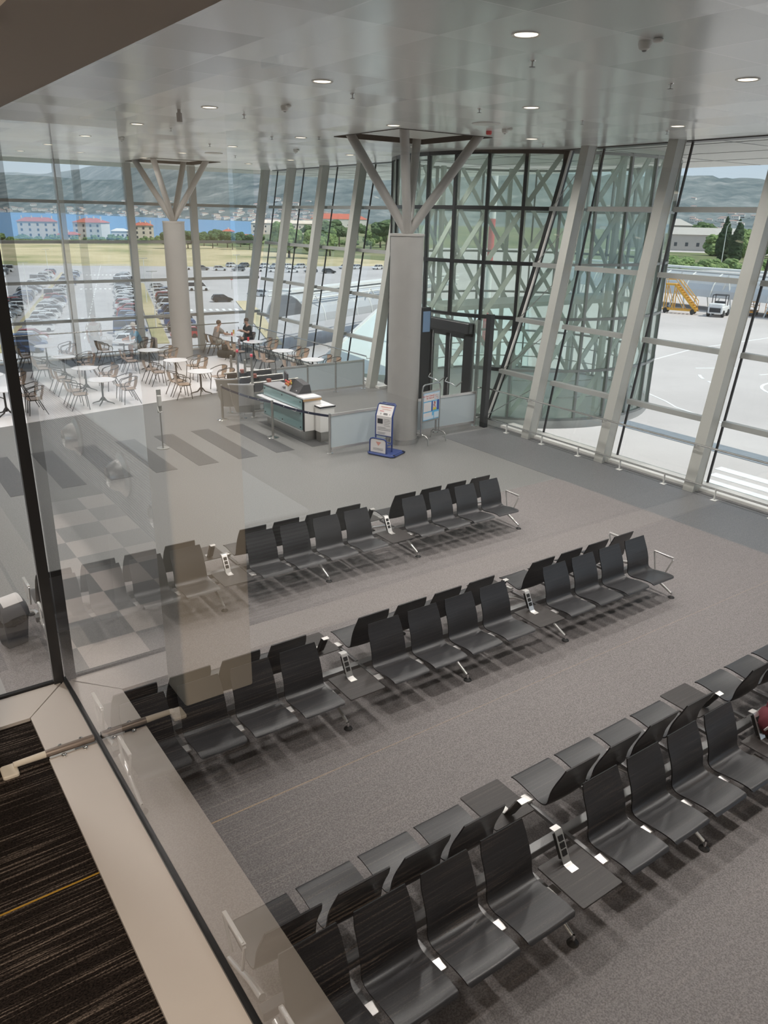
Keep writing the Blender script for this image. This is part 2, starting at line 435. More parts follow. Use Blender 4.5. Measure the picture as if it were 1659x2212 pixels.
# ------------------------------------------------------------------ mesh helpers
class MB:
    """collects shapes, then links them as ONE mesh object"""
    def __init__(s):
        s.v, s.f, s.m = [], [], []
    def add(s, verts, faces, mi=0, M=None):
        n = len(s.v)
        s.v += [tuple(M @ Vector(p)) if M is not None else tuple(p) for p in verts]
        s.f += [tuple(i + n for i in f) for f in faces]
        s.m += [mi] * len(faces)
        return s
    def box(s, x0, x1, y0, y1, z0, z1, mi=0, M=None):
        v = [(x, y, z) for z in (z0, z1) for y in (y0, y1) for x in (x0, x1)]
        return s.add(v, [(0, 2, 3, 1), (4, 5, 7, 6), (0, 1, 5, 4), (2, 6, 7, 3), (0, 4, 6, 2), (1, 3, 7, 5)], mi, M)
    def rbox(s, x0, x1, y0, y1, z0, z1, r=0.02, mi=0, M=None):
        """box with rounded vertical edges and a small top/bottom chamfer"""
        n = 4
        def ring(ins, z):
            pts = []
            rr = max(r - ins, r * 0.4)
            for cx, cy, a0 in ((x1 - r, y1 - r, 0), (x0 + r, y1 - r, pi / 2), (x0 + r, y0 + r, pi), (x1 - r, y0 + r, 3 * pi / 2)):
                for k in range(n + 1):
                    a = a0 + pi / 2 * k / n
                    pts.append((cx + rr * cos(a), cy + rr * sin(a), z))
            return pts
        c = min(r * 0.4, (z1 - z0) * 0.3)
        rs = [ring(c, z0), ring(0, z0 + c), ring(0, z1 - c), ring(c, z1)]
        return s.rings(rs, mi, M)
    def rings(s, rs, mi=0, M=None, closed=True, cap=True):
        n = len(rs[0]); v = [p for r in rs for p in r]; f = []
        for i in range(len(rs) - 1):
            for j in range(n if closed else n - 1):
                a, b = i * n + j, i * n + (j + 1) % n
                f.append((a, b, b + n, a + n))
        if cap:
            f.append(tuple(reversed(range(n)))); f.append(tuple(range((len(rs) - 1) * n, len(rs) * n)))
        return s.add(v, f, mi, M)
    def lathe(s, prof, n=20, c=(0, 0, 0), mi=0, M=None, cap=True):
        rs = [[(c[0] + r * cos(2 * pi * k / n), c[1] + r * sin(2 * pi * k / n), c[2] + z) for k in range(n)] for r, z in prof]
        return s.rings(rs, mi, M, cap=cap)
    def tube(s, pts, r, n=8, mi=0, closed=False, M=None):
        pts = [Vector(p) for p in pts]
        rad = r if isinstance(r, (list, tuple)) else [r] * len(pts)
        rs = []; up = None
        for i, p in enumerate(pts):
            if closed:
                d = pts[(i + 1) % len(pts)] - pts[i - 1]
            else:
                d = (pts[min(i + 1, len(pts) - 1)] - pts[max(i - 1, 0)])
            d.normalize()
            if up is None:
                up = Vector((0, 0, 1)) if abs(d.z) < 0.9 else Vector((1, 0, 0))
            a = d.cross(up)
            if a.length < 1e-5: a = d.cross(Vector((0.3, 1, 0.1)))
            a.normalize(); b = a.cross(d).normalized(); up = b
            rs.append([tuple(p + a * rad[i] * cos(2 * pi * k / n) + b * rad[i] * sin(2 * pi * k / n)) for k in range(n)])
        if closed:
            rs.append(rs[0]); return s.rings(rs, mi, M, cap=False)
        return s.rings(rs, mi, M)
    def bar(s, p0, p1, w, h, mi=0, up=(0, 0, 1), M=None):
        """straight box bar: w across, h along 'up'"""
        p0, p1 = Vector(p0), Vector(p1); d = (p1 - p0).normalized(); u = Vector(up)
        a = d.cross(u)
        if a.length < 1e-5: a = d.cross(Vector((1, 0, 0)))
        a.normalize(); b = a.cross(d).normalized()
        v = []
        for p in (p0, p1):
            for sa, sb in ((-1, -1), (1, -1), (1, 1), (-1, 1)):
                v.append(tuple(p + a * w / 2 * sa + b * h / 2 * sb))
        return s.add(v, [(3, 2, 1, 0), (4, 5, 6, 7), (0, 1, 5, 4), (1, 2, 6, 5), (2, 3, 7, 6), (3, 0, 4, 7)], mi, M)
    def strip(s, path, wvec, t, mi=0, M=None):
        """bent plate: polyline path swept along wvec, thickness t"""
        path = [Vector(p) for p in path]; w = Vector(wvec); n = len(path); wn_ = w.normalized()
        off = []
        for i in range(n):
            d = (path[min(i + 1, n - 1)] - path[max(i - 1, 0)]).normalized()
            off.append(d.cross(wn_).normalized() * t)
        rs = [[tuple(path[i]), tuple(path[i] + w), tuple(path[i] + w + off[i]), tuple(path[i] + off[i])] for i in range(n)]
        return s.rings(rs, mi, M)
    def prism(s, poly, z0, z1, mi=0, M=None):
        n = len(poly)
        v = [(x, y, z0) for x, y in poly] + [(x, y, z1) for x, y in poly]
        f = [tuple(reversed(range(n))), tuple(range(n, 2 * n))] + [(i, (i + 1) % n, (i + 1) % n + n, i + n) for i in range(n)]
        return s.add(v, f, mi, M)
    def ball(s, c, r, mi=0, sub=2, M=None, jit=0.0):
        bm = bmesh.new(); bmesh.ops.create_icosphere(bm, subdivisions=sub, radius=1.0)
        rr = r if isinstance(r, (tuple, list)) else (r, r, r)
        v = []
        for p in bm.verts:
            j = 1 + random.uniform(-jit, jit)
            v.append((c[0] + p.co.x * rr[0] * j, c[1] + p.co.y * rr[1] * j, c[2] + p.co.z * rr[2] * j))
        f = [tuple(q.index for q in fa.verts) for fa in bm.faces]
        bm.free()
        return s.add(v, f, mi, M)
    def build(s, name, mats, parent=None, smooth=False, loc=None, auto=False):
        me = bpy.data.meshes.new(name)
        me.from_pydata(s.v, [], s.f)
        for m_ in ([mats] if isinstance(mats, str) else mats):
            me.materials.append(MATS[m_])
        me.polygons.foreach_set('material_index', s.m)
        if smooth:
            me.polygons.foreach_set('use_smooth', [True] * len(me.polygons))
        bm = bmesh.new(); bm.from_mesh(me); bmesh.ops.recalc_face_normals(bm, faces=bm.faces)
        if smooth or auto:
            for e in bm.edges:
                if len(e.link_faces) == 2 and e.calc_face_angle(0) > radians(38): e.smooth = False
            for fa in bm.faces: fa.smooth = True
        bm.to_mesh(me); bm.free()
        o = bpy.data.objects.new(name, me); COL.objects.link(o)
        if parent is not None: o.parent = parent
        if loc is not None: o.location = loc
        return o

def tag(o, label, cat, group=None, kind=None):
    o['label'] = label; o['category'] = cat
    if group: o['group'] = group
    if kind: o['kind'] = kind
    return o

def thing(name, label, cat, loc=(0, 0, 0), rz=0.0, group=None, kind=None):
    o = bpy.data.objects.new(name, None); COL.objects.link(o)
    o.empty_display_size = 0.2
    o.location = loc; o.rotation_euler = (0, 0, rz)
    return tag(o, label, cat, group, kind)

def copy_tree(o, parent=None):
    c = o.copy(); COL.objects.link(c)
    if parent is not None: c.parent = parent
    for ch in list(o.children): copy_tree(ch, c)
    return c

def dup(root, loc, rz=0.0, label=None, group=None):
    c = copy_tree(root); c.location = loc; c.rotation_euler = (0, 0, rz)
    if label: c['label'] = label
    if group: c['group'] = group
    return c

# ------------------------------------------------------------------ the hall shell
CEIL = 7.2
XF, KF, GO = 14.85, 0.17, 0.60    # facade: x = XF + KF * z, glass GO farther out
YF = 32.0                         # far wall
def fx(z, off=0.0): return XF + KF * z + off
ZT = [1.45, 2.9, 4.36, 5.77]      # transom heights

fl = MB().box(-14, 15.5, -6, 32.2, -0.35, 0.0).build('floor', 'floor_speckle')
tag(fl, 'grey speckled hall floor with dark stripes by the desk', 'floor', kind='structure')
MB().box(-3.5, 12.93, -5, 11.33, 0.0, 0.004).build('carpet_area', 'seat_carpet', fl)
MB().prism([(-14, 21.0), (3.2, 22.33), (10.4, 23.62), (12.95, 24.1), (13.0, 27.5), (12.95, 30.1), (-14, 30.1)], 0.0, 0.004).build('cafe_tile_area', 'cafe_tile', fl)
MB().box(-14, 15.0, 30.1, 32.0, 0.0, 0.005).build('dark_border', 'floor_edge_dark', fl)
MB().box(12.93, 14.98, -5, 15.5, 0.0, 0.0035).build('dark_border', 'floor_edge_dark', fl)
MB().box(-3.35, 0.93, 2.7, 15.65, 0.0, 0.006).build('checker_area', 'checker_tile', fl)
for k in range(8):
    x0 = 2.39 + 1.011 * k
    MB().box(x0, x0 + 0.5, 16.43, 19.42, 0.0, 0.004).build('floor_stripe', 'floor_dark_stripe', fl)

# ceiling with openings where the column branches pass through
OPN = [(10.45, 13.0, 14.35, 16.9), (10.05, 12.6, 28.2, 30.75)]
ce = thing('ceiling', 'glossy pale grey panelled metal ceiling', 'ceiling', kind='structure')
cm = MB()
xs = [-14.0, 10.05, 10.45, 12.6, 13.0, 16.45]
ys = [-6, 14.35, 16.9, 28.2, 30.75, 32.05]
for i in range(len(xs) - 1):
    for j in range(len(ys) - 1):
        cx_, cy_ = (xs[i] + xs[i + 1]) / 2, (ys[j] + ys[j + 1]) / 2
        if any(a < cx_ < b and c < cy_ < d for a, b, c, d in OPN): continue
        cm.add([(xs[i], ys[j], CEIL), (xs[i], ys[j + 1], CEIL), (xs[i + 1], ys[j + 1], CEIL), (xs[i + 1], ys[j], CEIL)], [(0, 1, 2, 3)])
cp_ = cm.build('ceiling_panels', 'ceiling_panels', ce)
for a, b, c, d in OPN:
    m_ = MB()
    m_.box(a - 0.02, b + 0.02, c - 0.02, d + 0.02, CEIL + 0.9, CEIL + 0.95)
    for q in ((a - 0.03, a, c, d), (b, b + 0.03, c, d), (a, b, c - 0.03, c), (a, b, d, d + 0.03)):
        m_.box(q[0], q[1], q[2], q[3], CEIL - 0.012, CEIL + 0.95)
    m_.build('ceiling_recess', 'ceiling_void', ce)
    x0, y0 = (a + b) / 2, (c + d) / 2
    MB().box(x0 - 0.85, x0 + 0.95, y0 - 0.85, y0 + 0.85, CEIL + 0.06, CEIL + 0.09).build('recess_panel', 'white_paint', ce)

lw_ = MB().box(-14.2, -14, -6, 32.2, -0.3, 8).build('wall_left', 'wall_grey'); tag(lw_, 'plain grey side wall of the hall', 'wall', kind='structure')
bw_ = MB().box(-14.2, 16.2, -6.2, -6, -0.3, 8).build('wall_back', 'wall_grey'); tag(bw_, 'plain grey wall behind the upper corridor', 'wall', kind='structure')

# roof overhang outside
ev = thing('roof_eave', 'wide pale roof overhang outside above the glass facade', 'roof', kind='structure')
MB().add([(16.05, -8, 7.32), (26.1, -8, 7.32), (26.1, 37.6, 7.32), (16.05, 37.6, 7.32), (16.05, -8, 8.1), (26.1, -8, 8.1), (26.1, 37.6, 8.1), (16.05, 37.6, 8.1)],
         [(0, 1, 2, 3), (4, 5, 6, 7), (0, 1, 5, 4), (1, 2, 6, 5), (2, 3, 7, 6), (3, 0, 4, 7)]).build('soffit', 'eave_white', ev)
MB().box(-15, 16.05, 32.05, 37.6, 7.32, 8.1).build('soffit', 'eave_white', ev)
MB().box(-15, 16.3, -8, 32.3, 8.15, 8.3).build('roof_deck', 'eave_white', ev)
_j = MB()
for k in range(12): _j.box(16.1, 26.05, -7 + k * 3.77, -6.97 + k * 3.77, 7.31, 7.32)
for k in range(3): _j.box(18.5 + 2.5 * k, 18.53 + 2.5 * k, -8, 37.5, 7.31, 7.32)
_j.build('soffit_joints', 'transom_paint', ev)

# ------------------------------------------------------------------ glass facade on the right
def fpost(parent, y, name='post'):
    m = MB()
    # box section leaning outward: inner web and lighter flange
    w = 0.115
    def slab(o0, o1, ya, yb):
        v = []
        for z in (0, CEIL):
            v += [(fx(z, o0), ya, z), (fx(z, o1), ya, z), (fx(z, o1), yb, z), (fx(z, o0), yb, z)]
        m.add(v, [(3, 2, 1, 0), (4, 5, 6, 7), (0, 1, 5, 4), (1, 2, 6, 5), (2, 3, 7, 6), (3, 0, 4, 7)])
    slab(-0.11, 0.16, y - w, y + w)
    slab(-0.125, -0.11, y - w - 0.012, y + w + 0.012)
    slab(0.16, 0.175, y - w - 0.012, y + w + 0.012)
    m.build(name, 'post_paint', parent)
    m = MB()
    v = []
    for z in (0.02, CEIL):
        v += [(fx(z, GO - 0.025), y - 0.022, z), (fx(z, GO + 0.015), y - 0.022, z), (fx(z, GO + 0.015), y + 0.022, z), (fx(z, GO - 0.025), y + 0.022, z)]
    m.add(v, [(3, 2, 1, 0), (4, 5, 6, 7), (0, 1, 5, 4), (1, 2, 6, 5), (2, 3, 7, 6), (3, 0, 4, 7)])
    m.build('gasket', 'gasket', parent)

def ftransoms(parent, ya, yb):
    for z in ZT:
        m = MB(); v = []
        for y in (ya, yb):
            v += [(fx(z - 0.055, 0.30), y, z - 0.055), (fx(z - 0.055, 0.45), y, z - 0.055), (fx(z + 0.055, 0.45), y, z + 0.055), (fx(z + 0.055, 0.30), y, z + 0.055)]
        m.add(v, [(0, 1, 2, 3), (7, 6, 5, 4), (0, 4, 5, 1), (1, 5, 6, 2), (2, 6, 7, 3), (3, 7, 4, 0)])
        m.build('transom', 'transom_paint', parent)

def fpane(parent, ya, yb):
    z0, z1 = 0.0, CEIL + 0.1
    MB().add([(fx(z0, GO), ya, z0), (fx(z0, GO), yb, z0), (fx(z1, GO), yb, z1), (fx(z1, GO), ya, z1)], [(0, 1, 2, 3)]).build('glass_pane', 'facade_glass', parent)

def fcurb(parent, ya, yb):
    MB().box(14.98, 15.5, ya, yb, -0.02, 0.07).build('sill', 'white_paint', parent)
    MB().box(16.4, 16.75, ya, yb, CEIL - 0.02, CEIL + 0.13).build('head', 'gasket', parent)

POSTS = [14.207 - 2.508 * k for k in range(0, 8)]
wn_i = 1
ordn = ['first', 'second', 'third', 'fourth', 'fifth', 'sixth', 'seventh', 'eighth', 'ninth']
for i, y in enumerate(POSTS[:-1]):
    w_ = thing('window_%d' % wn_i, 'leaning glass bay over the apron, %s from the rotunda towards the viewer' % ordn[i], 'window', kind='structure'); wn_i += 1
    fpost(w_, y)
    ftransoms(w_, y - 2.508 + 0.115, y - 0.115); fpane(w_, y - 2.508, y); fcurb(w_, y - 2.508, y)

# drum (rotunda) -----------------------------------------------------------
DX, DY, DR = 19.02, 18.99, 4.37
def dpt(a, z, r=DR): return (DX + r * cos(a), DY + r * sin(a), z)
def cut_angle(z, side):
    """where the leaning facade plane meets the drum at height z"""
    x = fx(z, GO); c = max(-1, min(1, (x - DX) / DR)); a = math.acos(c)
    return (2 * pi - a) if side < 0 else a       # side<0: nearer edge
zz = [CEIL * k / 12 for k in range(13)]
edge_near = [dpt(cut_angle(z, -1), z) for z in zz]
edge_far = [dpt(cut_angle(z, 1), z) for z in zz]

# partial facade bays either side of the drum
w_ = thing('window_%d' % wn_i, 'narrow glass bay with tie rods beside the black rotunda frame', 'window', kind='structure'); wn_i += 1
pn = MB()
for k in range(12):
    (xa, ya, za), (xb, yb, zb) = edge_near[k], edge_near[k + 1]
    pn.add([(fx(za, GO), 14.207, za), (fx(za, GO), ya, za), (fx(zb, GO), yb, zb), (fx(zb, GO), 14.207, zb)], [(0, 1, 2, 3)])
pn.build('glass_pane', 'facade_glass', w_)
def yn(z): return dpt(cut_angle(z, -1), z)[1]
for z in ZT:
    MB().bar((fx(z, 0.375), 14.207 + 0.115, z), (fx(z, 0.375), yn(z) - 0.08, z), 0.15, 0.11).build('transom', 'transom_paint', w_)
levels = [0.1] + ZT + [CEIL]
for k in range(5):
    za, zb = levels[k], levels[k + 1]
    MB().tube([(fx(za, 0.35), yn(za) - 0.12, za), (fx(zb, 0.35), 14.30, zb)], 0.011, 6).build('tie_rod', 'steel', w_)
MB().tube([(p[0] - 0.10, p[1] - 0.10, p[2]) for p in edge_near], 0.035, 6).build('edge_strip', 'white_paint', w_)
fcurb(w_, 14.207, 15.4)

w_ = thing('window_%d' % wn_i, 'narrow glass bay on the cafe side of the rotunda', 'window', kind='structure'); wn_i += 1
YL = [21.74, 24.248, 26.756, 29.264, 31.5]
pn = MB()
for k in range(12):
    (xa, ya, za), (xb, yb, zb) = edge_far[k], edge_far[k + 1]
    pn.add([(fx(za, GO), 24.248, za), (fx(za, GO), ya, za), (fx(zb, GO), yb, zb), (fx(zb, GO), 24.248, zb)], [(0, 1, 2, 3)])
pn.build('glass_pane', 'facade_glass', w_)
fpost(w_, 21.74)
ftransoms(w_, 22.4, 24.13); fcurb(w_, 21.4, 24.248)
for i, y in enumerate(YL[1:]):
    last = y == YL[-1]
    w_ = thing('window_%d' % wn_i, ['leaning glass bay behind the cafe, nearest to the concrete column', 'leaning glass bay behind the middle cafe tables', 'leaning glass bay behind the last window table', 'corner post of the leaning facade behind the man in black'][i], 'window', kind='structure'); wn_i += 1
    fpost(w_, y)
    if not last:
        ftransoms(w_, y + 0.115, YL[i + 2] - 0.115); fpane(w_, y, YL[i + 2]); fcurb(w_, y, YL[i + 2])
    else:
        fpane(w_, y, 32.0)

# rotunda: own thing of the setting
dr = thing('rotunda', 'green glass rotunda with white diagonal bracing, black framed towards the hall', 'glass rotunda', kind='structure')
NM = 28
DA = 2 * pi / NM
A0 = 3.215
def inside(a, z):
    """on the hall side of the facade plane"""
    return dpt(a, z)[0] < fx(z, GO)
shell = MB()
doorA = (3.12, 3.60)
for i in range(NM * 2):
    a, b = A0 + DA / 2 * i, A0 + DA / 2 * (i + 1)
    mid = (a + b) / 2
    am = (mid % (2 * pi))
    z0 = 2.9 if 2.98 < am < 3.62 else 0.0
    shell.add([dpt(a, z0), dpt(b, z0), dpt(b, CEIL), dpt(a, CEIL)], [(0, 1, 2, 3)])
shell.build('glass_shell', 'drum_glass', dr)
for i in range(NM):
    a = A0 + DA * i
    am = a % (2 * pi)
    for part, mt in ((True, 'black_frame'), (False, 'transom_paint')):
        zs = [CEIL * k / 24 for k in range(25) if inside(a, CEIL * k / 24) == part]
        if len(zs) < 2: continue
        z0, z1 = zs[0], zs[-1]
        if part and 2.98 < am < 3.55: z0 = 2.9
        w = 0.085 if part else 0.06
        c0, c1 = dpt(a, z0), dpt(a, z1)
        MB().bar(c0, c1, w, 0.11, up=(cos(a), sin(a), 0)).build('mullion', mt, dr)
for z in [0.03] + ZT + [CEIL - 0.05]:
    for part, mt in ((True, 'black_frame'), (False, 'transom_paint')):
        runs, cur = [], []
        for i in range(121):
            a = A0 - pi + 2 * pi * i / 120
            am = a % (2 * pi)
            ok = inside(a, z) == part and not (z < 2.5 and 2.98 < am < 3.62)
            if ok: cur.append(dpt(a, z))
            elif cur: runs.append(cur); cur = []
        if cur: runs.append(cur)
        for rn in runs:
            if len(rn) < 2: continue
            h = 0.10 if part else 0.07
            m = MB()
            rs = []
            for p in rn:
                n_ = Vector((p[0] - DX, p[1] - DY, 0)).normalized()
                q = Vector(p)
                rs.append([tuple(q - n_ * 0.05 - Vector((0, 0, h / 2))), tuple(q + n_ * 0.05 - Vector((0, 0, h / 2))), tuple(q + n_ * 0.05 + Vector((0, 0, h / 2))), tuple(q - n_ * 0.05 + Vector((0, 0, h / 2)))])
            m.rings(rs); m.build('ring', mt, dr)
# inclined black frame where facade meets drum
for ed in (edge_near, edge_far):
    m = MB()
    for k in range(12): m.bar((ed[k][0] - 0.03, ed[k][1], ed[k][2]), (ed[k + 1][0] - 0.03, ed[k + 1][1], ed[k + 1][2]), 0.17, 0.12, up=(1, 0, 0))
    m.build('edge_frame', 'black_frame', dr)
# diagonal bracing, one helix line per mullion
RB = DR - 0.22
lv = [0.05] + ZT + [CEIL - 0.05]
for i in range(NM):
    m = MB()
    for k in range(5):
        a, b = A0 + DA * (i + k), A0 + DA * (i + k + 1)
        if k == 0 and (2.9 < a % (2 * pi) < 3.62): continue
        if k == 1 and (2.95 < a % (2 * pi) < 3.4): continue
        m.bar(dpt(a, lv[k], RB), dpt(b, lv[k + 1], RB), 0.13, 0.055, up=(cos((a + b) / 2), sin((a + b) / 2), 0))
    m.build('diagonal_brace', 'truss_paint', dr)
for i in range(0, NM, 3):
    a = A0 + DA * i
    if 2.9 < a % (2 * pi) < 3.62: continue
    MB().bar(dpt(a, 0.0, RB - 0.1), dpt(a, CEIL, RB - 0.1), 0.14, 0.14, up=(cos(a), sin(a), 0)).build('truss_post', 'truss_paint', dr)
MB().lathe([(0.01, -0.25), (DR - 0.02, -0.25), (DR + 0.06, -0.12), (DR + 0.06, 0.0), (0.01, 0.0)], 60, (DX, DY, 0)).build('floor_slab', 'eave_white', dr, auto=True)
# passage inside the drum: handrail bars
for z in (0.55, 1.05):
    MB().tube([dpt(A0 + DA * k / 2, z, RB - 0.35) for k in range(6, 46)], 0.02, 6).build('inner_rail', 'steel', dr)
MB().bar((DX - 2.4, DY + 1.6, 2.75), (DX + 4.0, DY - 0.6, 3.0), 1.8, 0.14).build('bridge_deck', 'truss_paint', dr)

# doors
d_ = thing('door_1', 'black framed double glass doors into the rotunda', 'door', kind='structure')
DXX = 14.60
fr = MB()
fr.box(DXX - 0.06, DXX + 0.06, 16.33, 16.62, 0, 2.75)
fr.box(DXX - 0.06, DXX + 0.06, 18.18, 18.42, 0, 2.75)
fr.box(DXX - 0.06, DXX + 0.06, 16.33, 18.42, 2.42, 2.50)
fr.build('frame', 'black_frame', d_)
MB().rbox(DXX - 0.20, DXX + 0.06, 16.33, 18.42, 2.50, 2.78, 0.03).build('operator_box', 'black_frame', d_)
MB().add([(DXX, 16.4, 2.78), (DXX, 18.42, 2.78), (DXX, 18.42, 2.9), (DXX, 16.4, 2.9)], [(0, 1, 2, 3)]).build('fanlight', 'drum_glass', d_)
for y0, y1 in ((16.62, 17.39), (17.41, 18.18)):
    lf = MB()
    lf.box(DXX - 0.03, DXX + 0.03, y0, y0 + 0.09, 0.01, 2.41); lf.box(DXX - 0.03, DXX + 0.03, y1 - 0.09, y1, 0.01, 2.41)
    lf.box(DXX - 0.03, DXX + 0.03, y0, y1, 2.32, 2.41); lf.box(DXX - 0.03, DXX + 0.03, y0, y1, 0.01, 0.15)
    leaf = lf.build('leaf', 'black_frame', d_)
    MB().add([(DXX, y0 + 0.08, 0.14), (DXX, y1 - 0.08, 0.14), (DXX, y1 - 0.08, 2.33), (DXX, y0 + 0.08, 2.33)], [(0, 1, 2, 3)]).build('glass_pane', 'drum_glass', leaf)
    MB().tube([(DXX - 0.03, y1 - 0.05, 1.12), (DXX - 0.10, y1 - 0.05, 1.02), (DXX - 0.12, (y0 + y1) / 2, 1.0), (DXX - 0.12, y0 + 0.2, 0.96), (DXX - 0.03, y0 + 0.05, 1.12)], 0.018, 8).build('push_bar', 'steel', leaf)
    MB().box(DXX - 0.035, DXX - 0.03, y1 - 0.10, y1 - 0.085, 0.02, 2.4).build('edge_trim', 'steel', leaf)
# side glazing from door to drum edge
sg = MB()
sg.add([(DXX, 15.75, 0), (DXX, 16.33, 0), (DXX, 16.33, 2.9), (DXX, 15.75, 2.9)], [(0, 1, 2, 3)])
sg.build('side_glass', 'drum_glass', d_)
MB().box(DXX - 0.06, DXX + 0.08, 15.62, 15.80, 0, 3.1).build('corner_post', 'black_frame', d_)
ss = MB().rbox(13.28, 13.60, 17.0, 17.16, 0, 3.2, 0.02).build('service_pylon', 'black_frame'); tag(ss, 'black slab pylon with small screen beside the concrete column', 'pylon')
MB().box(13.32, 13.56, 16.985, 17.0, 2.55, 3.1).build('screen', 'screen_dim', ss)

# ------------------------------------------------------------------ far window wall
FX = [13.02 - 2.578 * k for k in range(0, 11)]
def far_bay(name, label, xa, xb, post_at=None, corner=False):
    w = thing(name, label, 'window', kind='structure')
    if post_at is not None:
        m = MB().box(post_at - 0.11, post_at + 0.11, YF - 0.16, YF + 0.10, 0, CEIL)
        m.box(post_at - 0.125, post_at + 0.125, YF - 0.172, YF - 0.16, 0, CEIL)
        m.build('post', 'post_paint', w)
        MB().box(post_at - 0.02, post_at + 0.02, YF + 0.18, YF + 0.26, 0, CEIL).build('gasket', 'gasket', w)
    for z in ZT:
        MB().box(xa, xb, YF + 0.04, YF + 0.19, z - 0.055, z + 0.055).build('transom', 'transom_paint', w)
    MB().add([(xa, YF + 0.24, 0), (xb, YF + 0.24, 0), (xb, YF + 0.24, CEIL + 0.1), (xa, YF + 0.24, CEIL + 0.1)], [(0, 1, 2, 3)]).build('glass_pane', 'facade_glass', w)
    MB().box(xa, xb, YF - 0.05, YF + 0.3, 0, 0.06).build('sill', 'white_paint', w)
    return w
far_bay('window_%d' % wn_i, 'far window bay in the corner behind the two seated men', 13.02, 15.9, 13.02); wn_i += 1
fl_lab = ['far window bay behind the round pale column', 'far window bay with the white apartment houses', 'far window bay beside the black frame', 'far window bay seen left of the black frame']
for k in range(1, 11):
    x = FX[k]
    lab = fl_lab[k - 1] if k <= 4 else 'far window bay, %s to the left of the black frame' % ordn[k - 5]
    far_bay('window_%d' % wn_i, lab, x, FX[k - 1], x); wn_i += 1

# ------------------------------------------------------------------ corridor on the upper floor, where the viewer stands
HF = 3.86
XG = 0.4665
cf = MB().box(-6, XG - 0.15, -6, 2.49, HF - 0.3, HF).build('floor_corridor', 'corridor_carpet'); tag(cf, 'dark striped carpet of the upper corridor', 'floor', kind='structure')
MB().box(-6, XG, -6, 2.66, HF - 0.45, HF - 0.3).build('slab', 'wall_grey', cf)
uw = MB().box(-6, 0.30, -6, 2.5, -0.0, HF - 0.46).build('wall_corridor', 'wall_grey'); tag(uw, 'plain wall below the upper corridor', 'wall', kind='structure')
cg = thing('window_%d' % wn_i, 'clear glass wall of the upper corridor with a metal sill', 'window', kind='structure'); wn_i += 1
ZH = 5.726
ZP0, ZP1 = HF + 0.0, ZH + 0.02
for ya, yb in ((-4.4, -2.16), (-2.14, 0.05), (0.07, 2.235), (2.235, 2.64)):
    MB().add([(XG, ya, ZP0), (XG, yb, ZP0), (XG, yb, ZP1), (XG, ya, ZP1)], [(0, 1, 2, 3)]).build('glass_pane', 'corridor_glass', cg)
MB().add([(-6, 2.655, ZP0), (0.425, 2.655, ZP0), (0.425, 2.655, ZP1), (-6, 2.655, ZP1)], [(0, 1, 2, 3)]).build('glass_pane', 'corridor_glass', cg)
sm = MB()
sm.prism([(0.3115, -5), (XG - 0.008, -5), (XG - 0.008, 2.22), (0.3115, 2.22)], HF, HF + 0.012)
sm.build('sill', 'sill_metal', cg)
sm = MB()
sm.prism([(0.3115, 2.25), (XG - 0.008, 2.25), (XG - 0.008, 2.64), (0.3115, 2.475)], HF, HF + 0.012)
sm.build('sill', 'sill_metal', cg)
sm = MB()
sm.prism([(0.309, 2.477), (XG - 0.012, 2.645), (-6, 2.645), (-6, 2.477)], HF, HF + 0.012)
sm.build('sill', 'sill_metal', cg)
MB().box(XG - 0.008, XG + 0.006, -5, 2.66, HF - 0.03, HF + 0.02).build('seal', 'black_frame', cg)
MB().box(-6, XG, 2.648, 2.664, HF - 0.03, HF + 0.02).build('seal', 'black_frame', cg)
MB().box(0.428, XG - 0.003, 2.638, 2.662, HF, ZP1).build('corner_post', 'black_frame', cg)
MB().box(XG, XG + 0.03, -5, 2.66, HF - 0.45, HF - 0.05).build('slab_edge', 'black_frame', cg)
rod = MB().tube([(0.215, 2.236, HF + 0.022), (0.30, 2.236, HF + 0.022), (0.31, 2.236, HF + 0.022), (XG - 0.012, 2.236, HF + 0.022)], [0.008, 0.010, 0.0125, 0.0125], 10).build('clamp_rod', 'bronze', cg, smooth=True)
MB().tube([(0.212, 2.236, HF + 0.022), (0.306, 2.236, HF + 0.022)], [0.0095, 0.0115], 10).build('rod_sleeve', 'pillar_beige', cg, smooth=True)
br_ = MB().rbox(0.175, 0.222, 2.20, 2.262, HF, HF + 0.014, 0.008)
br_.build('clamp_foot', 'pillar_beige', cg)
for x, y in ((0.355, 2.262), (0.42, 2.262), (0.355, 2.21), (0.42, 2.21)):
    MB().lathe([(0.001, 0), (0.0085, 0), (0.0085, 0.004), (0.006, 0.008), (0.001, 0.009)], 12, (x, y, HF + 0.012)).build('bolt', 'chrome', cg, smooth=True)
hd = MB().box(0.255, XG - 0.005, -6, 2.66, ZH, 6.5)
hd.box(-6, 0.255, 2.45, 2.66, ZH, 6.5)
hd.build('header', 'header_lacquer', cg)
for y in (1.29, 3.9): 
    if y < 2.5: MB().rbox(0.248, 0.262, y - 0.03, y + 0.03, ZH - 0.012, ZH + 0.01, 0.004).build('header_clip', 'black_frame', cg)
cc_ = MB().box(-6, 0.255, -6, 2.45, 6.36, 6.5).build('ceiling_corridor', 'corridor_white'); tag(cc_, 'pale ceiling of the upper corridor', 'ceiling', kind='structure')
pb = MB().rbox(-0.105, 0.155, 2.26, 2.44, HF, 6.35, 0.012).build('corridor_pillar', 'pillar_beige'); tag(pb, 'beige box pillar at the corridor end, mirrored in the glass', 'pillar', kind='structure')

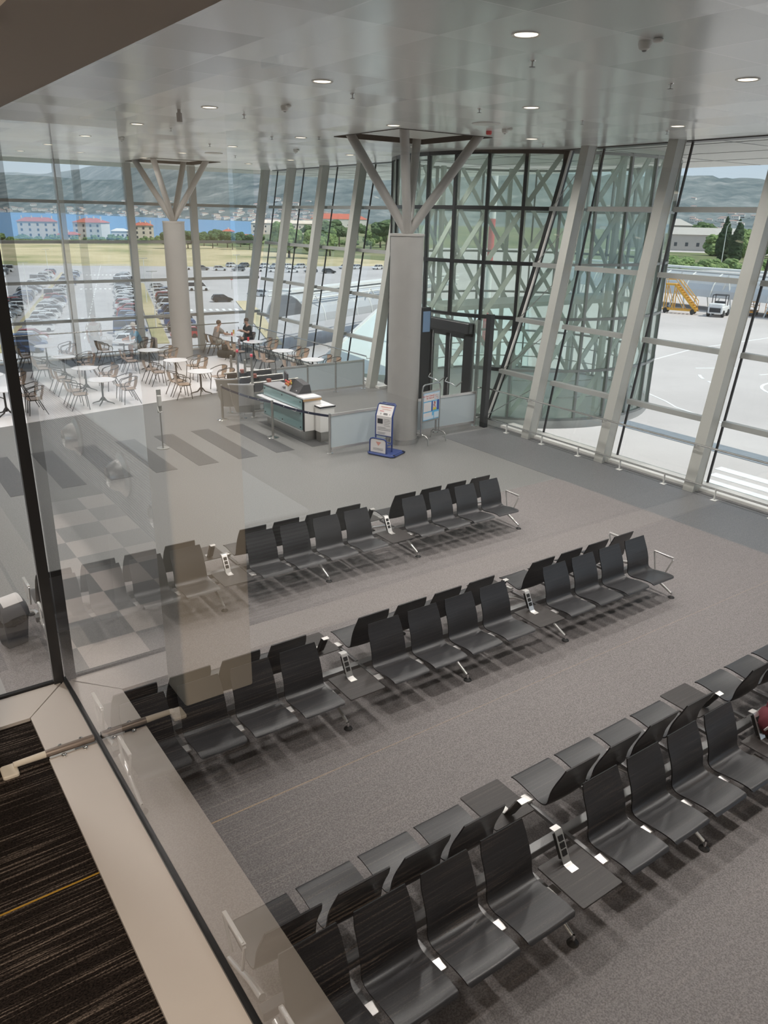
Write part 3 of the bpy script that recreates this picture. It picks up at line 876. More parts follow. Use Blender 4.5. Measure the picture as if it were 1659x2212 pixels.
# air duct with round jet nozzles in the lower hall, seen mirrored in the glass
du = thing('air_duct', 'blue grey wall duct with round jet nozzles, mirrored in the corridor glass', 'air duct', (0, 0, 0))
MB().rbox(-2.35, -1.62, 5.75, 22.0, 2.0, 2.98, 0.03).build('duct_body', 'duct_metal', du)
for k in range(7): pass
_rb = MB()
for k in range(26): _rb.box(-1.62, -1.614, 5.8, 21.9, 2.03 + k * 0.0365, 2.045 + k * 0.0365)
for k in range(26): _rb.box(-2.32, -1.65, 5.742, 5.75, 2.03 + k * 0.0365, 2.045 + k * 0.0365)
_rb.build('perforation', 'print_grey', du)
for y in (6.05, 7.4, 8.9, 10.9, 13.1, 15.2):
    Mx = Matrix.Translation((-1.62, y, 2.56)) @ Matrix.Rotation(pi / 2, 4, 'Y')
    MB().lathe([(0.27, 0.0), (0.27, 0.03), (0.20, 0.06), (0.17, 0.14), (0.12, 0.2), (0.11, 0.18), (0.12, 0.03), (0.01, 0.03)], 24, M=Mx).build('jet_nozzle', 'steel', du, smooth=True)
for y in (8, 12, 16, 20):
    MB().tube([(-2.0, y, 2.98), (-2.0, y, CEIL)], 0.012, 6).build('hanger_rod', 'steel', du)
cl_ = MB().rbox(-1.15, -0.65, -2.4, 0.0, 6.27, 6.35, 0.03).build('corridor_lamp', 'white_paint'); tag(cl_, 'rectangular ceiling lamp of the upper corridor', 'lamp')

# ------------------------------------------------------------------ concrete tree columns
def tree_column(name, label, cx_, cy_, tips, zc):
    t = thing(name, label, 'column', (cx_, cy_, 0), kind='structure')
    MB().lathe([(0.40, 0.13), (0.40, zc - 0.05)], 40).build('shaft', 'concrete', t, smooth=True)
    MB().lathe([(0.405, 0.0), (0.405, 0.13)], 40).build('base_ring', 'steel', t, smooth=True)
    MB().lathe([(0.01, zc - 0.05), (0.415, zc - 0.05), (0.415, zc), (0.01, zc)], 40).build('cap_plate', 'branch_paint', t, smooth=True)
    for tx, ty in tips:
        d = Vector((tx - cx_, ty - cy_, CEIL + 0.15 - zc))
        p0 = Vector((d.x * -0.02, d.y * -0.02, zc - 0.02)) + Vector((d.x, d.y, 0)).normalized() * 0.02
        m = MB().tube([p0, p0 + d * 0.5, (tx - cx_, ty - cy_, CEIL + 0.15)], 0.105, 16)
        m.build('branch', 'branch_paint', t, smooth=True)
    return t
tree_column('column', 'round concrete column with four branches beside the document sign', 11.72, 15.68,
            [(10.60, 16.60), (10.83, 14.72), (12.62, 16.60), (12.88, 14.50)], 5.12)
tree_column('column', 'round pale column with four branches among the cafe tables', 11.42, 30.05,
            [(10.22, 30.50), (10.25, 28.55), (12.20, 30.55), (12.35, 28.65)], 5.17)

# ------------------------------------------------------------------ beam seating
PROF = [(-.735, .372), (-.72, .392), (-.69, .403), (-.6, .404), (-.45, .386), (-.36, .370), (-.30, .373), (-.262, .395), (-.247, .43), (-.24, .48), (-.225, .56), (-.185, .67), (-.14, .77), (-.102, .872)]
def smooth_prof(p, n=3):
    out = []
    for i in range(len(p) - 1):
        a, b, c, d = p[max(i - 1, 0)], p[i], p[i + 1], p[min(i + 2, len(p) - 1)]
        for k in range(n):
            t = k / n
            out.append(tuple(0.5 * (2 * b[j] + (c[j] - a[j]) * t + (2 * a[j] - 5 * b[j] + 4 * c[j] - d[j]) * t * t + (3 * b[j] - a[j] - 3 * c[j] + d[j]) * t ** 3) for j in (0, 1)))
    out.append(p[-1]); return out
SP = smooth_prof(PROF)
def seat_mesh():
    W, T = 0.515, 0.013
    nx = 8
    top, bot = [], []
    n = len(SP)
    for i, (y, z) in enumerate(SP):
        a, b = SP[max(i - 1, 0)], SP[min(i + 1, n - 1)]
        d = Vector((0, b[0] - a[0], b[1] - a[1])).normalized()
        nrm = Vector((0, -d.z, d.y))          # upper side
        f = i / (n - 1)
        narrow = 0.0
        if i < 3: narrow = (3 - i) * 0.008
        narrow += 0.016 * max(0.0, (f - 0.45) / 0.55)
        if i > n - 4: narrow += (i - n + 4) * 0.005
        rt, rb = [], []
        for k in range(nx + 1):
            u = -1 + 2 * k / nx
            x = u * (W / 2 - narrow)
            dish = 0.014 * (1 - u * u) * sin(pi * min(1, max(0, f))) 
            p = Vector((x, y, z)) - nrm * dish
            rt.append(tuple(p)); rb.append(tuple(p - nrm * T))
        top.append(rt); bot.append(rb)
    m = MB(); w = nx + 1
    v = [p for r in top for p in r] + [p for r in bot for p in r]
    o = n * w; f, mi = [], []
    for i in range(n - 1):
        for k in range(nx):
            a = i * w + k
            f.append((a, a + 1, a + w + 1, a + w)); mi.append(0)
            f.append((o + a, o + a + w, o + a + w + 1, o + a + 1)); mi.append(0)
        for k, s in ((0, 0), (nx, 1)):
            a = i * w + k
            f.append((a, a + w, o + a + w, o + a) if s == 0 else (a, o + a, o + a + w, a + w)); mi.append(1)
    for k in range(nx):
        f.append((k, o + k, o + k + 1, k + 1)); mi.append(1)
        a = (n - 1) * w + k
        f.append((a, a + 1, o + a + 1, o + a)); mi.append(1)
    m.v, m.f, m.m = v, f, mi
    return m
XS0, XS1 = 1.6, 10.0
kinds = ['seat'] * 4 + ['table'] + ['seat'] * 4 + ['table'] + ['seat'] * 4
SIDE = Matrix.Rotation(pi, 4, 'Z')
seat_me = seat_mesh().build('seat', ['seat_laminate', 'seat_edge'], smooth=True)
tab_me = MB().rbox(-0.24, 0.24, -0.755, -0.245, 0.405, 0.42, 0.02).build('side_table', 'table_laminate')
# power tower: bent white plate with three black sockets
twr = MB()
pathT = [(0, -0.455, 0.4225), (0, -0.385, 0.4225), (0, -0.362, 0.430), (0, -0.345, 0.46), (0, -0.235, 0.665), (0, -0.222, 0.678), (0, -0.165, 0.672)]
twr.strip([(-0.042, y, z) for _, y, z in pathT], (0.084, 0, 0), 0.006)
tower_me = twr.build('power_tower', 'cast_aluminium', auto=True)
_dirT = Vector((0, 0.110, 0.205)).normalized(); _nT = Vector((0, -_dirT.z, _dirT.y))
bk = MB(); bk.bar(Vector((0, -0.338, 0.462)) - _nT * 0.026, Vector((0, -0.238, 0.650)) - _nT * 0.026, 0.07, 0.036, up=tuple(_nT))
tb_ = bk.build('housing', 'dark_rubber', tower_me)
for k in range(3):
    c = Vector((0, -0.345, 0.46)) + _dirT * (0.055 + 0.062 * k) + _nT * 0.004
    MB().bar(c - _dirT * 0.024, c + _dirT * 0.024, 0.05, 0.008, up=tuple(_nT)).build('socket', 'dark_rubber', tower_me)
arm_me = MB().tube([(0, -0.33, 0.345), (0, -0.27, 0.63), (0, -0.29, 0.645), (0, -0.60, 0.622), (0, -0.618, 0.605), (0, -0.51, 0.345)], 0.0135, 8).build('armrest', 'leg_aluminium', smooth=True)
arm2 = MB().rbox(-0.018, 0.018, -0.62, -0.27, 0.632, 0.652, 0.008).build('arm_pad', 'cast_aluminium', arm_me)
leg_me = MB().tube([(0, -0.10, 0.285), (0, -0.30, 0.245), (0, -0.45, 0.175), (0, -0.685, 0.075)], [0.03, 0.026, 0.022, 0.018], 10).build('leg', 'leg_aluminium', smooth=True)
MB().lathe([(0.014, 0.02), (0.014, 0.085), (0.010, 0.095)], 10, (0, -0.70, 0)).build('foot_stem', 'chrome', leg_me, smooth=True)
MB().lathe([(0.048, 0.0), (0.052, 0.006), (0.045, 0.018), (0.02, 0.03), (0.012, 0.04)], 16, (0, -0.70, 0)).build('foot_pad', 'dark_rubber', leg_me, smooth=True)
brk = MB().rbox(-0.045, 0.045, -0.50, -0.40, 0.335, 0.357, 0.006)
brk_me = brk.build('seat_bracket', 'cast_aluminium')
MB().box(-0.02, 0.02, -0.44, -0.03, 0.29, 0.325).build('bracket_arm', 'beam_metal', brk_me)
proto = [seat_me, tab_me, tower_me, arm_me, leg_me, brk_me]

def bench(label, yc):
    t = thing('beam_seating', label, 'seating', (0, yc, 0), group='beam seating rows in the waiting area')
    MB().rbox(XS0 - 0.04, XS1 + 0.04, -0.045, 0.045, 0.235, 0.315, 0.012).build('beam', 'beam_metal', t)
    for side in (0, 1):
        rz = pi if side else 0.0
        for k, kd in enumerate(kinds):
            x = XS0 + 0.6 * k + 0.29 - (0.05 if kd == 'table' else 0)
            src = seat_me if kd == 'seat' else tab_me
            c = copy_tree(src, t); c.location = (x, 0, 0); c.rotation_euler = (0, 0, rz)
            if kd == 'table':
                c = copy_tree(tower_me, t); c.location = (x, 0, 0); c.rotation_euler = (0, 0, rz)
        for k in range(1, 14):
            c = copy_tree(brk_me, t); c.location = (XS0 + 0.6 * k - 0.01, 0, 0); c.rotation_euler = (0, 0, rz)
        for x in (XS0 + 0.02, 4.0, 5.8, 7.6, 10.0):
            c = copy_tree(leg_me, t); c.location = (x, 0, 0); c.rotation_euler = (0, 0, rz)
        for x in (XS0 - 0.02, XS1 + 0.02):
            c = copy_tree(arm_me, t); c.location = (x, 0, 0); c.rotation_euler = (0, 0, rz)
    return t
bench('back-to-back row of black seats farthest from the viewer, nearest the desk', 10.29)
bench('middle back-to-back row of black seats on chrome legs', 6.91)
bench('nearest back-to-back row of black seats, with a maroon bag on one table', 3.53)
def kill(o):
    for ch in list(o.children): kill(ch)
    bpy.data.objects.remove(o)
for p in proto: kill(p)

# maroon bag on the near row's right table
mb_ = thing('shoulder_bag', 'maroon cloth bag slumped over the table of the near seat row', 'bag', (7.43, 3.17, 0.42))
mm = MB()
mm.ball((0, 0.04, 0.15), (0.22, 0.15, 0.15), 0, 3, jit=0.05); mm.ball((0.10, 0.05, 0.27), (0.16, 0.10, 0.12), 0, 3, jit=0.04)
mm.build('bag_body', 'maroon_cloth', mb_, smooth=True)
MB().tube([(-0.2, 0.0, 0.12), (-0.23, -0.06, 0.22), (-0.16, -0.08, 0.32), (-0.02, -0.04, 0.36)], 0.012, 6).build('strap', 'sign_white', mb_, smooth=True)

# ------------------------------------------------------------------ litter bin
lb = thing('litter_bin', 'grey swing-lid litter bin with black liner by the end of the far seat row', 'bin', (1.26, 10.28, 0), radians(18))
MB().rings([[(sx * w, sy * d, z) for sx, sy in ((-1, -1), (1, -1), (1, 1), (-1, 1))] for w, d, z in ((0.125, 0.105, 0.0), (0.13, 0.11, 0.02), (0.175, 0.145, 0.44))]).build('body', 'bin_grey', lb)
lm_ = MB()
for k, (w, d, z) in enumerate([(0.19, 0.16, 0.43), (0.205, 0.175, 0.40), (0.20, 0.17, 0.36), (0.178, 0.15, 0.345)]): pass
n_ = 28
def lring(w, d, z, j):
    return [((w + random.uniform(-j, j)) * cos(2 * pi * k / n_) * 1.12, (d + random.uniform(-j, j)) * sin(2 * pi * k / n_) * 1.12, z + random.uniform(-j, j)) for k in range(n_)]
lm_.rings([lring(0.175, 0.145, 0.45, 0.004), lring(0.198, 0.17, 0.44, 0.008), lring(0.208, 0.18, 0.39, 0.014), lring(0.195, 0.168, 0.345, 0.012), lring(0.172, 0.145, 0.33, 0.01)], cap=False)
lm_.build('liner', 'bin_bag', lb, smooth=True)
ld = MB()
rs = []
for k in range(11):
    a = pi * k / 10
    y, z = -0.165 * cos(a), 0.44 + 0.25 * sin(a) ** 0.8
    rs.append([(-0.185, y, 0.43), (-0.185 + 0.02 * sin(a), y, z - 0.03 * sin(a)), (-0.15, y, z), (0.15, y, z), (0.185 - 0.02 * sin(a), y, z - 0.03 * sin(a)), (0.185, y, 0.43)])
ld.rings(rs); ld.build('lid', 'bin_grey', lb, auto=True)
fp = MB(); rs = []
for k in range(8):
    a = pi * (0.22 + 0.5 * k / 7)
    y, z = -0.168 * cos(a), 0.446 + 0.252 * sin(a) ** 0.8
    rs.append([(-0.135, y, z), (0.135, y, z), (0.135, y, z + 0.008), (-0.135, y, z + 0.008)])
fp.rings(rs); fp.build('flap', 'bin_flap', lb, auto=True)

# ------------------------------------------------------------------ handrails along the glass
def railing(label, pts, feet, brackets=(), z1=1.08, z0=0.24):
    t = thing('handrail', label, 'handrail', (0, 0, 0))
    MB().tube([(x, y, z1) for x, y in pts], 0.022, 8).build('top_rail', 'steel', t, smooth=True)
    MB().tube([(x, y, z0) for x, y in pts], 0.022, 8).build('lower_rail', 'steel', t, smooth=True)
    for x, y in feet:
        m = MB().bar((x, y, 0.012), (x, y, z0), 0.012, 0.05, up=(1, 0, 0))
        m.box(x - 0.06, x + 0.06, y - 0.06, y + 0.06, 0.0, 0.012)
        m.build('foot', 'white_paint', t)
    for x, y in brackets:
        MB().tube([(x, y, z1 - 0.02), (x, y, z1 - 0.08), (x + 0.16, y, z1 - 0.08)], 0.012, 6).build('rail_bracket', 'steel', t)
    return t
railing('steel double handrail along the apron windows, with white feet', [(14.50, 15.95), (14.70, 15.85), (14.70, 15.6), (14.70, -4.0)],
        [(14.70, y) for y in (14.87, 13.55, 12.31, 11.02, 9.79, 8.52, 7.25, 5.98)], [(14.72, y) for y in POSTS[:5]])
railing('steel handrail in front of the cafe side windows', [(14.66, 21.75), (14.66, 31.2)], [(14.66, y) for y in (22.9, 25.3, 27.9, 30.4)], [(14.68, y) for y in YL[:4]])
railing('steel handrail along the far windows behind the cafe', [(14.6, 31.55), (-13.5, 31.55)], [(x, 31.55) for x in (11.8, 9.2, 6.6)], [])

# ------------------------------------------------------------------ glass barriers around the gate
def barrier(label, pts, name='glass_barrier'):
    t = thing(name, label, 'barrier', (0, 0, 0))
    for x, y in pts:
        MB().lathe([(0.03, 0.0), (0.03, 1.0)], 14, (x, y, 0)).build('post', 'steel', t, smooth=True)
        MB().lathe([(0.085, 0.0), (0.085, 0.012), (0.04, 0.02)], 18, (x, y, 0)).build('post_foot', 'chrome', t, smooth=True)
    for (xa, ya), (xb, yb) in zip(pts[:-1], pts[1:]):
        d = Vector((xb - xa, yb - ya, 0)).normalized() * 0.035
        MB().bar((xa + d.x, ya + d.y, 0.54), (xb - d.x, yb - d.y, 0.54), 0.014, 0.78).build('panel', 'frosted', t)
        for z in (0.965, 0.12):
            MB().bar((xa + d.x, ya + d.y, z), (xb - d.x, yb - d.y, z), 0.04, 0.06).build('rail', 'cast_aluminium', t)
    return t
barrier('frosted glass barrier between the desk and the concrete column', [(9.54, 15.70), (11.27, 15.73)])
barrier('frosted glass barrier right of the concrete column, before the rotunda doors', [(12.18, 15.93), (13.05, 15.93), (14.46, 15.93)])
barrier('frosted glass barrier in front of the window side cafe tables', [(11.22, 21.69), (12.36, 21.69), (13.42, 21.69), (14.53, 21.69)])

# ------------------------------------------------------------------ belt stanchions
def stanchion(label, x, y, to):
    t = thing('stanchion', label, 'stanchion', (x, y, 0), group='belt stanchions before the desk')
    MB().lathe([(0.16, 0.0), (0.16, 0.012), (0.11, 0.03), (0.035, 0.045)], 28).build('base', 'chrome', t, smooth=True)
    MB().lathe([(0.035, 0.045), (0.035, 0.97), (0.032, 1.0), (0.01, 1.0)], 16).build('post', 'brushed', t, smooth=True)
    if to:
        d = Vector((to[0] - x, to[1] - y, 0)); L_ = d.length; n = 12
        pts = [(d.x * k / n, d.y * k / n, 0.945 - 0.05 * sin(pi * k / n)) for k in range(n + 1)]
        u = d.normalized(); m = MB()
        m.rings([[(p[0], p[1], p[2] - 0.03), (p[0] - u.y * .003, p[1] + u.x * .003, p[2] - 0.03), (p[0] - u.y * .003, p[1] + u.x * .003, p[2] + 0.03), (p[0], p[1], p[2] + 0.03)] for p in pts])
        b = m.build('belt', 'belt', t)
        for k in range(1, int(L_ / 0.45)):
            f = k * 0.45 / L_
            MB().ball((d.x * f - u.x * 0, d.y * f, 0.945 - 0.05 * sin(pi * f)), (0.012, 0.012, 0.012), 0, 1).build('emblem', 'sign_white', b)
    return t
stanchion('steel belt stanchion left, before the curved gate housings', 8.69, 20.13, (9.03, 17.72))
stanchion('steel belt stanchion right, before the teal front of the desk', 9.03, 17.72, (9.54, 15.70))

# ------------------------------------------------------------------ boarding desk
dk = thing('boarding_desk', 'white boarding desk with teal glass front and grey plinth', 'desk', (0, 0, 0))
MB().box(9.555, 10.05, 16.98, 19.2, 0.26, 1.10).build('body', 'counter_white', dk)
MB().box(9.60, 10.0, 17.02, 19.15, 0.0, 0.26).build('plinth', 'brushed', dk)
MB().box(9.535, 10.06, 17.35, 19.22, 1.10, 1.13).build('worktop', 'print_grey', dk)
MB().box(9.535, 10.06, 16.96, 17.35, 1.10, 1.135).build('end_cap', 'white_top', dk)
MB().box(9.53, 10.062, 16.955, 16.975, 1.045, 1.10).build('wood_edge', 'edge_wood', dk)
for z0, z1 in ((0.83, 1.08), (0.30, 0.78)):
    g_ = MB().box(9.515, 9.53, 17.02, 19.16, z0, z1).build('front_glass', 'teal_glass', dk)
    for y in (17.1, 18.09, 19.08):
        for z in ((z0 + 0.06, z1 - 0.06) if z1 < 0.8 else (z1 - 0.06,)):
            MB().lathe([(0.02, 0), (0.02, 0.012), (0.01, 0.016)], 10, M=Matrix.Translation((9.515, y, z)) @ Matrix.Rotation(-pi / 2, 4, 'Y')).build('glass_stud', 'print_black', g_)
MB().box(9.545, 9.556, 16.97, 19.21, 0.26, 1.10).build('backing', 'print_black', dk)
MB().box(9.36, 9.53, 17.10, 19.28, 0.79, 0.815).build('ledge', 'white_top', dk)
MB().box(9.46, 9.535, 17.0, 19.25, 0.27, 0.295).build('foot_rail', 'cast_aluminium', dk)
MB().box(9.545, 9.56, 16.965, 16.985, 0.26, 1.1).build('corner_trim', 'print_black', dk)
mo = thing('monitor', 'black monitor standing back to the viewer on the desk', 'monitor', (9.80, 18.35, 1.13), radians(-20))
MB().rbox(-0.10, 0.10, -0.12, 0.12, 0, 0.012, 0.02).build('foot', 'print_black', mo)
MB().box(-0.02, 0.02, -0.03, 0.03, 0, 0.18).build('stem', 'print_black', mo)
MB().rbox(-0.025, 0.02, -0.28, 0.28, 0.10, 0.42, 0.01).build('housing', 'print_black', mo)
la = thing('document_reader', 'low black reader unit at the right end of the desk top', 'reader', (9.86, 17.66, 1.13))
MB().add([(-0.2, -0.2, 0), (0.2, -0.2, 0), (0.2, 0.28, 0), (-0.2, 0.28, 0), (-0.02, -0.18, 0.22), (0.16, -0.18, 0.22), (0.16, 0.26, 0.30), (-0.02, 0.26, 0.30)], [(3, 2, 1, 0), (4, 5, 6, 7), (0, 1, 5, 4), (1, 2, 6, 5), (2, 3, 7, 6), (3, 0, 4, 7)]).build('case', 'print_black', la)
MB().box(-0.16, -0.12, -0.05, 0.0, 0.0, 0.065).build('button_plate', 'paper', la)
fp_ = thing('flower_pot', 'small white square pot with orange flowers on the desk', 'flower pot', (9.68, 18.02, 1.13))
MB().box(-0.055, 0.055, -0.055, 0.055, 0, 0.13).build('pot', 'counter_white', fp_)
fm = MB()
for k in range(16):
    a, r = random.uniform(0, 2 * pi), random.uniform(0, 0.10)
    fm.ball((r * cos(a), r * sin(a), 0.16 + random.uniform(0, 0.10)), 0.035, random.randint(0, 2), 1, jit=0.3)
fm.build('flowers', ['leaf_orange', 'print_yellow', 'print_red'], fp_)
ps = thing('side_desk', 'low white side desk with dark edging right of the boarding desk', 'desk', (0, 0, 0))
MB().box(9.86, 10.28, 16.68, 16.945, 0.26, 0.90).box(10.075, 10.28, 16.945, 17.6, 0.26, 0.90).build('body', 'counter_white', ps)
MB().box(9.89, 10.25, 16.71, 16.945, 0.0, 0.26).box(10.085, 10.25, 16.945, 17.58, 0.0, 0.26).build('plinth', 'brushed', ps)
MB().box(9.845, 10.295, 16.665, 16.945, 0.90, 0.93).box(10.07, 10.295, 16.945, 17.62, 0.90, 0.93).build('worktop', 'white_top', ps)
MB().box(9.835, 9.847, 16.66, 16.945, 0.895, 0.932).build('edging', 'print_black', ps)
MB().box(9.835, 10.30, 16.652, 16.667, 0.895, 0.932).build('edging', 'print_black', ps)
tag(MB().box(9.95, 10.2, 16.70, 16.90, 0.931, 0.945).build('paper_stack', 'paper'), 'stack of white papers on the low side desk', 'papers')

# ------------------------------------------------------------------ automatic gates
def gate(label, x0, y, x1, drum=True, pole=True):
    t = thing('security_gate', label, 'gate', (x0, y, 0), group='automatic gates left of the desk')
    L_ = x1 - x0
    MB().tube([(0.5, 0, 0.98), (L_, 0, 0.98)], 0.028, 10).build('top_rail', 'brushed', t, smooth=True)
    MB().add([(0.62, -0.07, 0.95), (L_ - 0.02, -0.07, 0.95), (L_ - 0.02, -0.07, 0.74), (L_ - 0.25, -0.07, 0.74), (L_ - 0.40, -0.07, 0.86), (0.95, -0.07, 0.86), (0.78, -0.07, 0.74), (0.62, -0.07, 0.74),
              (0.62, 0.07, 0.95), (L_ - 0.02, 0.07, 0.95), (L_ - 0.02, 0.07, 0.74), (L_ - 0.25, 0.07, 0.74), (L_ - 0.40, 0.07, 0.86), (0.95, 0.07, 0.86), (0.78, 0.07, 0.74), (0.62, 0.07, 0.74)],
             [tuple(range(8)), tuple(reversed(range(8, 16)))] + [(i, (i + 1) % 8 + 0, (i + 1) % 8 + 8, i + 8) for i in range(8)]).build('sensor_box', 'print_black', t)
    MB().box(0.62, L_, -0.05, 0.05, 0.70, 0.93).build('cabinet', 'brushed', t)
    MB().bar((0.6, 0, 0.16), (L_, 0, 0.16), 0.04, 0.05).build('lower_rail', 'brushed', t)
    MB().box(0.9, L_ - 0.3, -0.006, 0.006, 0.19, 0.70).build('glass_wing', 'screen_glass', t)
    MB().box(1.0, 1.22, -0.07, 0.07, 0.0, 0.95).build('motor_post', 'brushed', t)
    MB().lathe([(0.07, 0.95), (0.07, 1.06), (0.02, 1.07)], 14, (1.1, 0, 0)).build('signal_cap', 'signal_cap', t, smooth=True)
    MB().lathe([(0.028, 0.0), (0.028, 0.98)], 10, (L_ - 0.03, 0, 0)).build('end_post', 'brushed', t, smooth=True)
    if drum:
        m = MB(); rs = []
        for z, s in ((0.17, 0.72), (0.45, 0.88), (0.95, 1.0)):
            ring = []
            for k in range(15):
                u = k / 14
                x = 0.56 - 0.60 * s * u
                yy = -0.10 + 0.32 * (u ** 2.0) * s
                ring.append((x, yy, z))
            ring += [(x, yy + 0.05, z) for x, yy, z in reversed(ring)]
            rs.append(ring)
        m.rings(rs); m.build('curved_housing', 'brushed', t, auto=True)
        m = MB(); rs = []
        for z in (0.95, 0.985):
            ring = []
            for k in range(15):
                u = k / 14
                ring.append((0.58 - 0.63 * u, -0.12 + 0.32 * u ** 2, z))
            ring += [(x, yy + 0.11, z) for x, yy, z in reversed(ring)]
            rs.append(ring)
        m.rings(rs); m.build('housing_cap', 'cast_aluminium', t, auto=True)
        MB().lathe([(0.09, 0.0), (0.09, 0.012), (0.03, 0.022), (0.025, 0.18)], 16, (0.27, 0.0, 0)).build('foot', 'chrome', t, smooth=True)
    if pole:
        MB().lathe([(0.085, 0.0), (0.085, 0.012), (0.036, 0.025), (0.036, 1.74)], 14, (0.57, -0.02, 0)).build('pole', 'brushed', t, smooth=True)
        MB().lathe([(0.038, 1.74), (0.038, 1.80), (0.02, 1.815)], 14, (0.57, -0.02, 0)).build('pole_cap', 'red_cap', t, smooth=True)
        rd = MB().lathe([(0.035, 1.28), (0.035, 1.64), (0.02, 1.65)], 12, (0.42, 0.10, 0)).build('card_reader', 'brushed', t, smooth=True)
        MB().bar((0.42, 0.10, 1.47), (0.57, -0.02, 1.47), 0.06, 0.06).build('reader_bracket', 'cast_aluminium', rd)
    return t
gate('automatic gate with curved steel housing and red capped pole, nearest the desk', 9.0, 19.98, 11.05)
gate('automatic gate with curved steel housing and red capped pole, middle of the three', 8.97, 20.84, 11.0)
gate('automatic gate rail without a pole, farthest of the three from the desk', 8.97, 21.68, 11.05, False, False)

# ------------------------------------------------------------------ baggage sizer sign
bs_ = thing('baggage_sizer', 'blue framed cabin baggage sizer with white sign before the column', 'baggage sizer', (10.74, 14.99, 0), radians(-66))
bs_.scale = (1.2, 1.1, 1.0)
def loop(x0, x1, y, z0, z1, r=0.07):
    return [(x0, y, z0), (x0, y, z1 - r), (x0 + 0.3 * r, y, z1 - 0.3 * r), (x0 + r, y, z1), (x1 - r, y, z1), (x1 - 0.3 * r, y, z1 - 0.3 * r), (x1, y, z1 - r), (x1, y, z0)]
MB().rbox(-0.30, 0.28, -0.26, 0.28, 0.02, 0.06, 0.05).build('base', 'blue_paint', bs_)
MB().tube([(-0.30, 0.26, 0.03), (-0.31, -0.22, 0.03), (-0.26, -0.27, 0.03), (0.26, -0.27, 0.03), (0.30, -0.22, 0.03), (0.30, 0.26, 0.03)], 0.022, 8, closed=True).build('base_tube', 'blue_paint', bs_, smooth=True)
MB().tube(loop(-0.27, 0.12, -0.22, 0.06, 0.42), 0.018, 8).build('front_hoop', 'blue_paint', bs_, smooth=True)
fp2 = MB().box(-0.26, 0.11, -0.225, -0.213, 0.07, 0.40).build('front_panel', 'sign_white', bs_)
MB().add([(-0.13, -0.228, 0.34), (0.0, -0.228, 0.34), (-0.065, -0.228, 0.24)], [(0, 2, 1)]).build('arrow', 'print_salmon', fp2)
for z in (0.17, 0.14): MB().box(-0.19, 0.05, -0.2275, -0.226, z, z + 0.010).build('text_line', 'print_grey', fp2)
MB().tube([(-0.27, 0.02, 0.06), (-0.27, 0.02, 0.94), (-0.27, 0.13, 1.17), (-0.25, 0.15, 1.20), (0.10, 0.15, 1.20), (0.12, 0.13, 1.17), (0.12, 0.02, 0.94), (0.12, 0.02, 0.06)], 0.018, 8).build('tall_hoop', 'blue_paint', bs_, smooth=True)
MB().tube([(-0.22, 0.18, 1.19), (-0.2, 0.2, 1.22), (0.08, 0.2, 1.22), (0.12, 0.17, 1.18)], 0.012, 8).build('handle', 'blue_paint', bs_, smooth=True)
for z in (0.43, 0.28): MB().tube([(-0.27, 0.02, z), (0.12, 0.02, z)], 0.012, 6).build('cross_bar', 'blue_paint', bs_)
MB().tube([(-0.27, -0.22, 0.26), (-0.27, 0.02, 0.26)], 0.012, 6).build('cross_bar', 'blue_paint', bs_)
MB().tube([(0.12, -0.22, 0.26), (0.12, 0.02, 0.26)], 0.012, 6).build('cross_bar', 'blue_paint', bs_)
sp_ = MB().box(-0.255, 0.105, 0.008, 0.018, 0.45, 0.93)
sp_.add([(-0.255, 0.01, 0.93), (0.105, 0.01, 0.93), (0.105, 0.12, 1.175), (-0.255, 0.12, 1.175), (-0.255, 0.02, 0.93), (0.105, 0.02, 0.93), (0.105, 0.13, 1.175), (-0.255, 0.13, 1.175)], [(0, 1, 2, 3), (7, 6, 5, 4), (0, 4, 5, 1), (1, 5, 6, 2), (2, 6, 7, 3), (3, 7, 4, 0)])
sp_ = sp_.build('sign_panel', 'sign_white', bs_)
MB().box(-0.225, -0.10, 0.004, 0.0075, 0.735, 0.855).build('picture', 'print_black', sp_)
for z, xa, xb in ((0.85, -0.07, 0.06), (0.81, -0.07, 0.08), (0.77, -0.07, 0.08), (0.73, -0.07, 0.05), (0.69, -0.07, 0.07), (0.64, -0.22, -0.03), (0.61, -0.22, 0.09), (0.575, -0.22, 0.09), (0.51, -0.22, -0.03), (0.48, -0.22, -0.05)):
    MB().box(xa, xb, 0.005, 0.0075, z, z + 0.010).build('text_line', 'print_grey', sp_)
def slp(x0, x1, s0, s1, name, m):
    y = lambda s: 0.0065 + 0.11 * s; z = lambda s: 0.93 + 0.245 * s + 0.001
    MB().add([(x0, y(s0), z(s0)), (x1, y(s0), z(s0)), (x1, y(s1), z(s1)), (x0, y(s1), z(s1))], [(0, 1, 2, 3)]).build(name, m, sp_)
slp(-0.19, 0.06, 0.78, 0.86, 'headline', 'print_salmon'); slp(-0.16, 0.05, 0.60, 0.64, 'text_line', 'print_salmon')
slp(-0.20, -0.10, 0.42, 0.46, 'text_line', 'print_red'); slp(-0.10, 0.0, 0.12, 0.17, 'dimension_box', 'print_black'); slp(-0.10, 0.0, 0.22, 0.27, 'dimension_box', 'print_black')
slp(-0.17, -0.15, 0.14, 0.26, 'pictogram', 'print_grey'); slp(0.04, 0.06, 0.14, 0.24, 'pictogram', 'print_grey')
for y in (0.22, -0.2): MB().lathe([(0.035, -0.012), (0.035, 0.012)], 14, M=Matrix.Translation((0.29, y, 0.035)) @ Matrix.Rotation(pi / 2, 4, 'X')).build('castor', 'dark_rubber', bs_)

